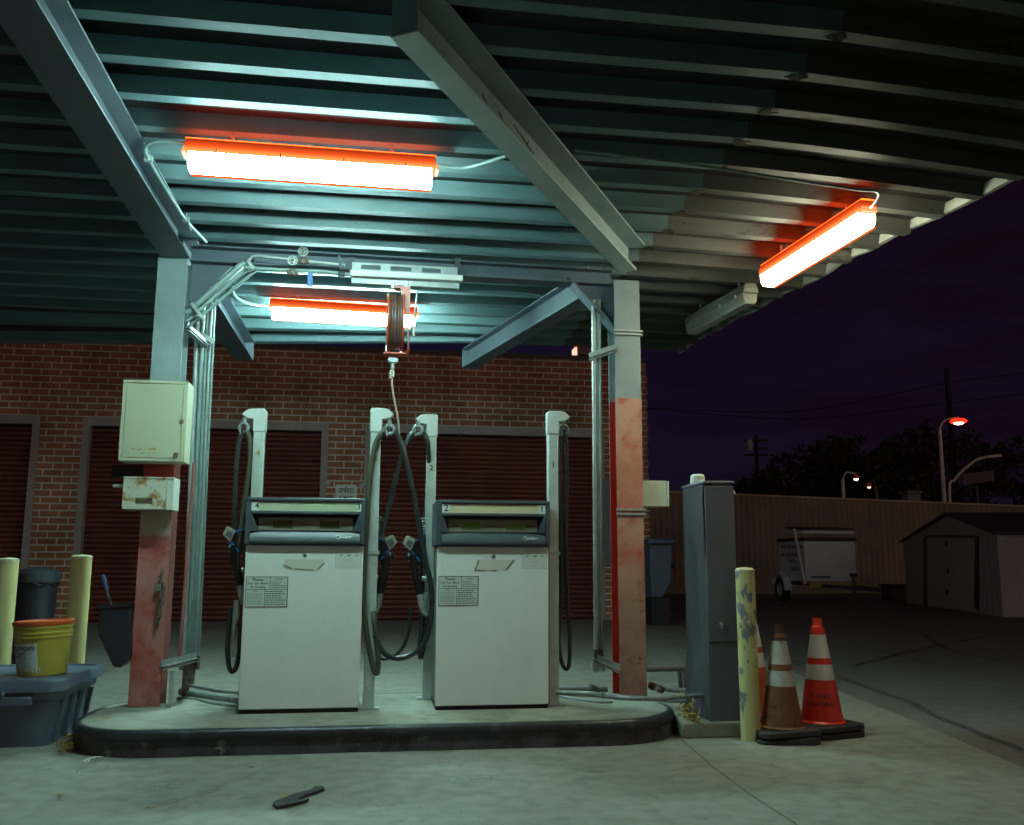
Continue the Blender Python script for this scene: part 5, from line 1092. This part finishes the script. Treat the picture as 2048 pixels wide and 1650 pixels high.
p, q = PY(1926, 970, 44), PY(1988, 950, 44); b = B(); b.prism([p, V((q.x, 44, p.z+.25)), V((q.x, 44, q.z+.25)), V((p.x, 44, q.z))], (0, .12, 0)); b.cyl(V(((p.x+q.x)/2, 44.2, 0)), V(((p.x+q.x)/2, 44.2, p.z)), .06); tag(b.build('street_sign', mat('sign_mauve', (.14, .09, .12), .6)), 'dim slanted street sign under the curved lamp arm', 'sign')
TRM = mat('night_foliage', (.035, .04, .025), .8, var=.4, scale=1.5)
def tree(px_, top_y, Y, r, label, n=1500, seed=1, base_y=1000):
    rn = random.Random(seed); p = PY(px_, top_y, Y); t = thing('tree', label, 'tree', (p.x, Y, 0), 'dark trees beyond the fence'); h = p.z
    b = B(); b.tube([V((p.x, Y, 0)), V((p.x+.1, Y, h*.4)), V((p.x-.1, Y, h*.75))], [.3, .2, .08], 8)
    for k in range(5):
        a = rn.uniform(0, 6.3); b.tube([V((p.x, Y, h*(.3+.08*k))), V((p.x+math.cos(a)*r*.6, Y+math.sin(a)*r*.6, h*(.5+.08*k)))], [.1, .03], 6)
    b.build('trunk', WOOD, t)
    b = B(); cl = []
    for k in range(22):
        a, zz = rn.uniform(0, 6.3), rn.uniform(.3, .93); rr = r*math.sqrt(rn.random())*(1.05-.75*abs(zz-.5)); cl.append((V((p.x+rr*math.cos(a), Y+rr*math.sin(a)*.8, h*zz)), rn.uniform(.2, .4)*r))
    cl.append((V((p.x, Y, h*.93)), h*.07+.15*r))
    for i in range(n):
        c_, rad = rn.choice(cl); v_ = V((rn.gauss(0, 1), rn.gauss(0, 1), rn.gauss(0, 1))).normalized()*rad*rn.uniform(.5, 1.05); q = c_+v_
        a1 = V((rn.gauss(0, 1), rn.gauss(0, 1), rn.gauss(0, 1))).normalized()*.28; a2 = a1.cross(V((rn.gauss(0, 1), rn.gauss(0, 1), rn.gauss(0, 1)))).normalized()*.13
        b.poly([q-a1, q+a2, q+a1, q-a2])
    b.build('crown', TRM, t, smooth=False, normals=False)
for i, (x, y, Y, r, lb) in enumerate(((1545, 945, 52, 2.2, 'low rounded dark tree nearest the utility pole with transformer'), (1600, 903, 56, 3.0, 'dark tree rising left of the small warm street lamp'), (1655, 884, 60, 3.0, 'dark rounded tree top above the small warm street lamp'), (1700, 876, 54, 2.6, 'slightly pointed dark tree right above the small warm lamp'), (1752, 905, 50, 2.4, 'shorter dark tree in the dip of the tree line'), (1805, 868, 56, 3.0, 'tall dark tree between the dip and the red glowing lamp'), (1858, 852, 54, 3.0, 'tallest dark tree left of the red lamp pole'), (1940, 872, 66, 3.6, 'dark tree behind the curved lamp arm'), (2020, 885, 64, 3.6, 'dark tree at the right edge of the picture'), (1490, 962, 60, 2.0, 'lowest dark tree at the left end of the tree line'))):
    tree(x, y, Y, r, lb, seed=i+1)

# ------------------------------------------------------------------ render settings
sc.view_settings.view_transform = 'Standard'; sc.view_settings.look = 'None'; sc.view_settings.exposure = 0.15; sc.view_settings.gamma = 1
sc.cycles.use_denoising = True; sc.cycles.max_bounces = 8; sc.cycles.diffuse_bounces = 5; sc.cycles.sample_clamp_indirect = 6
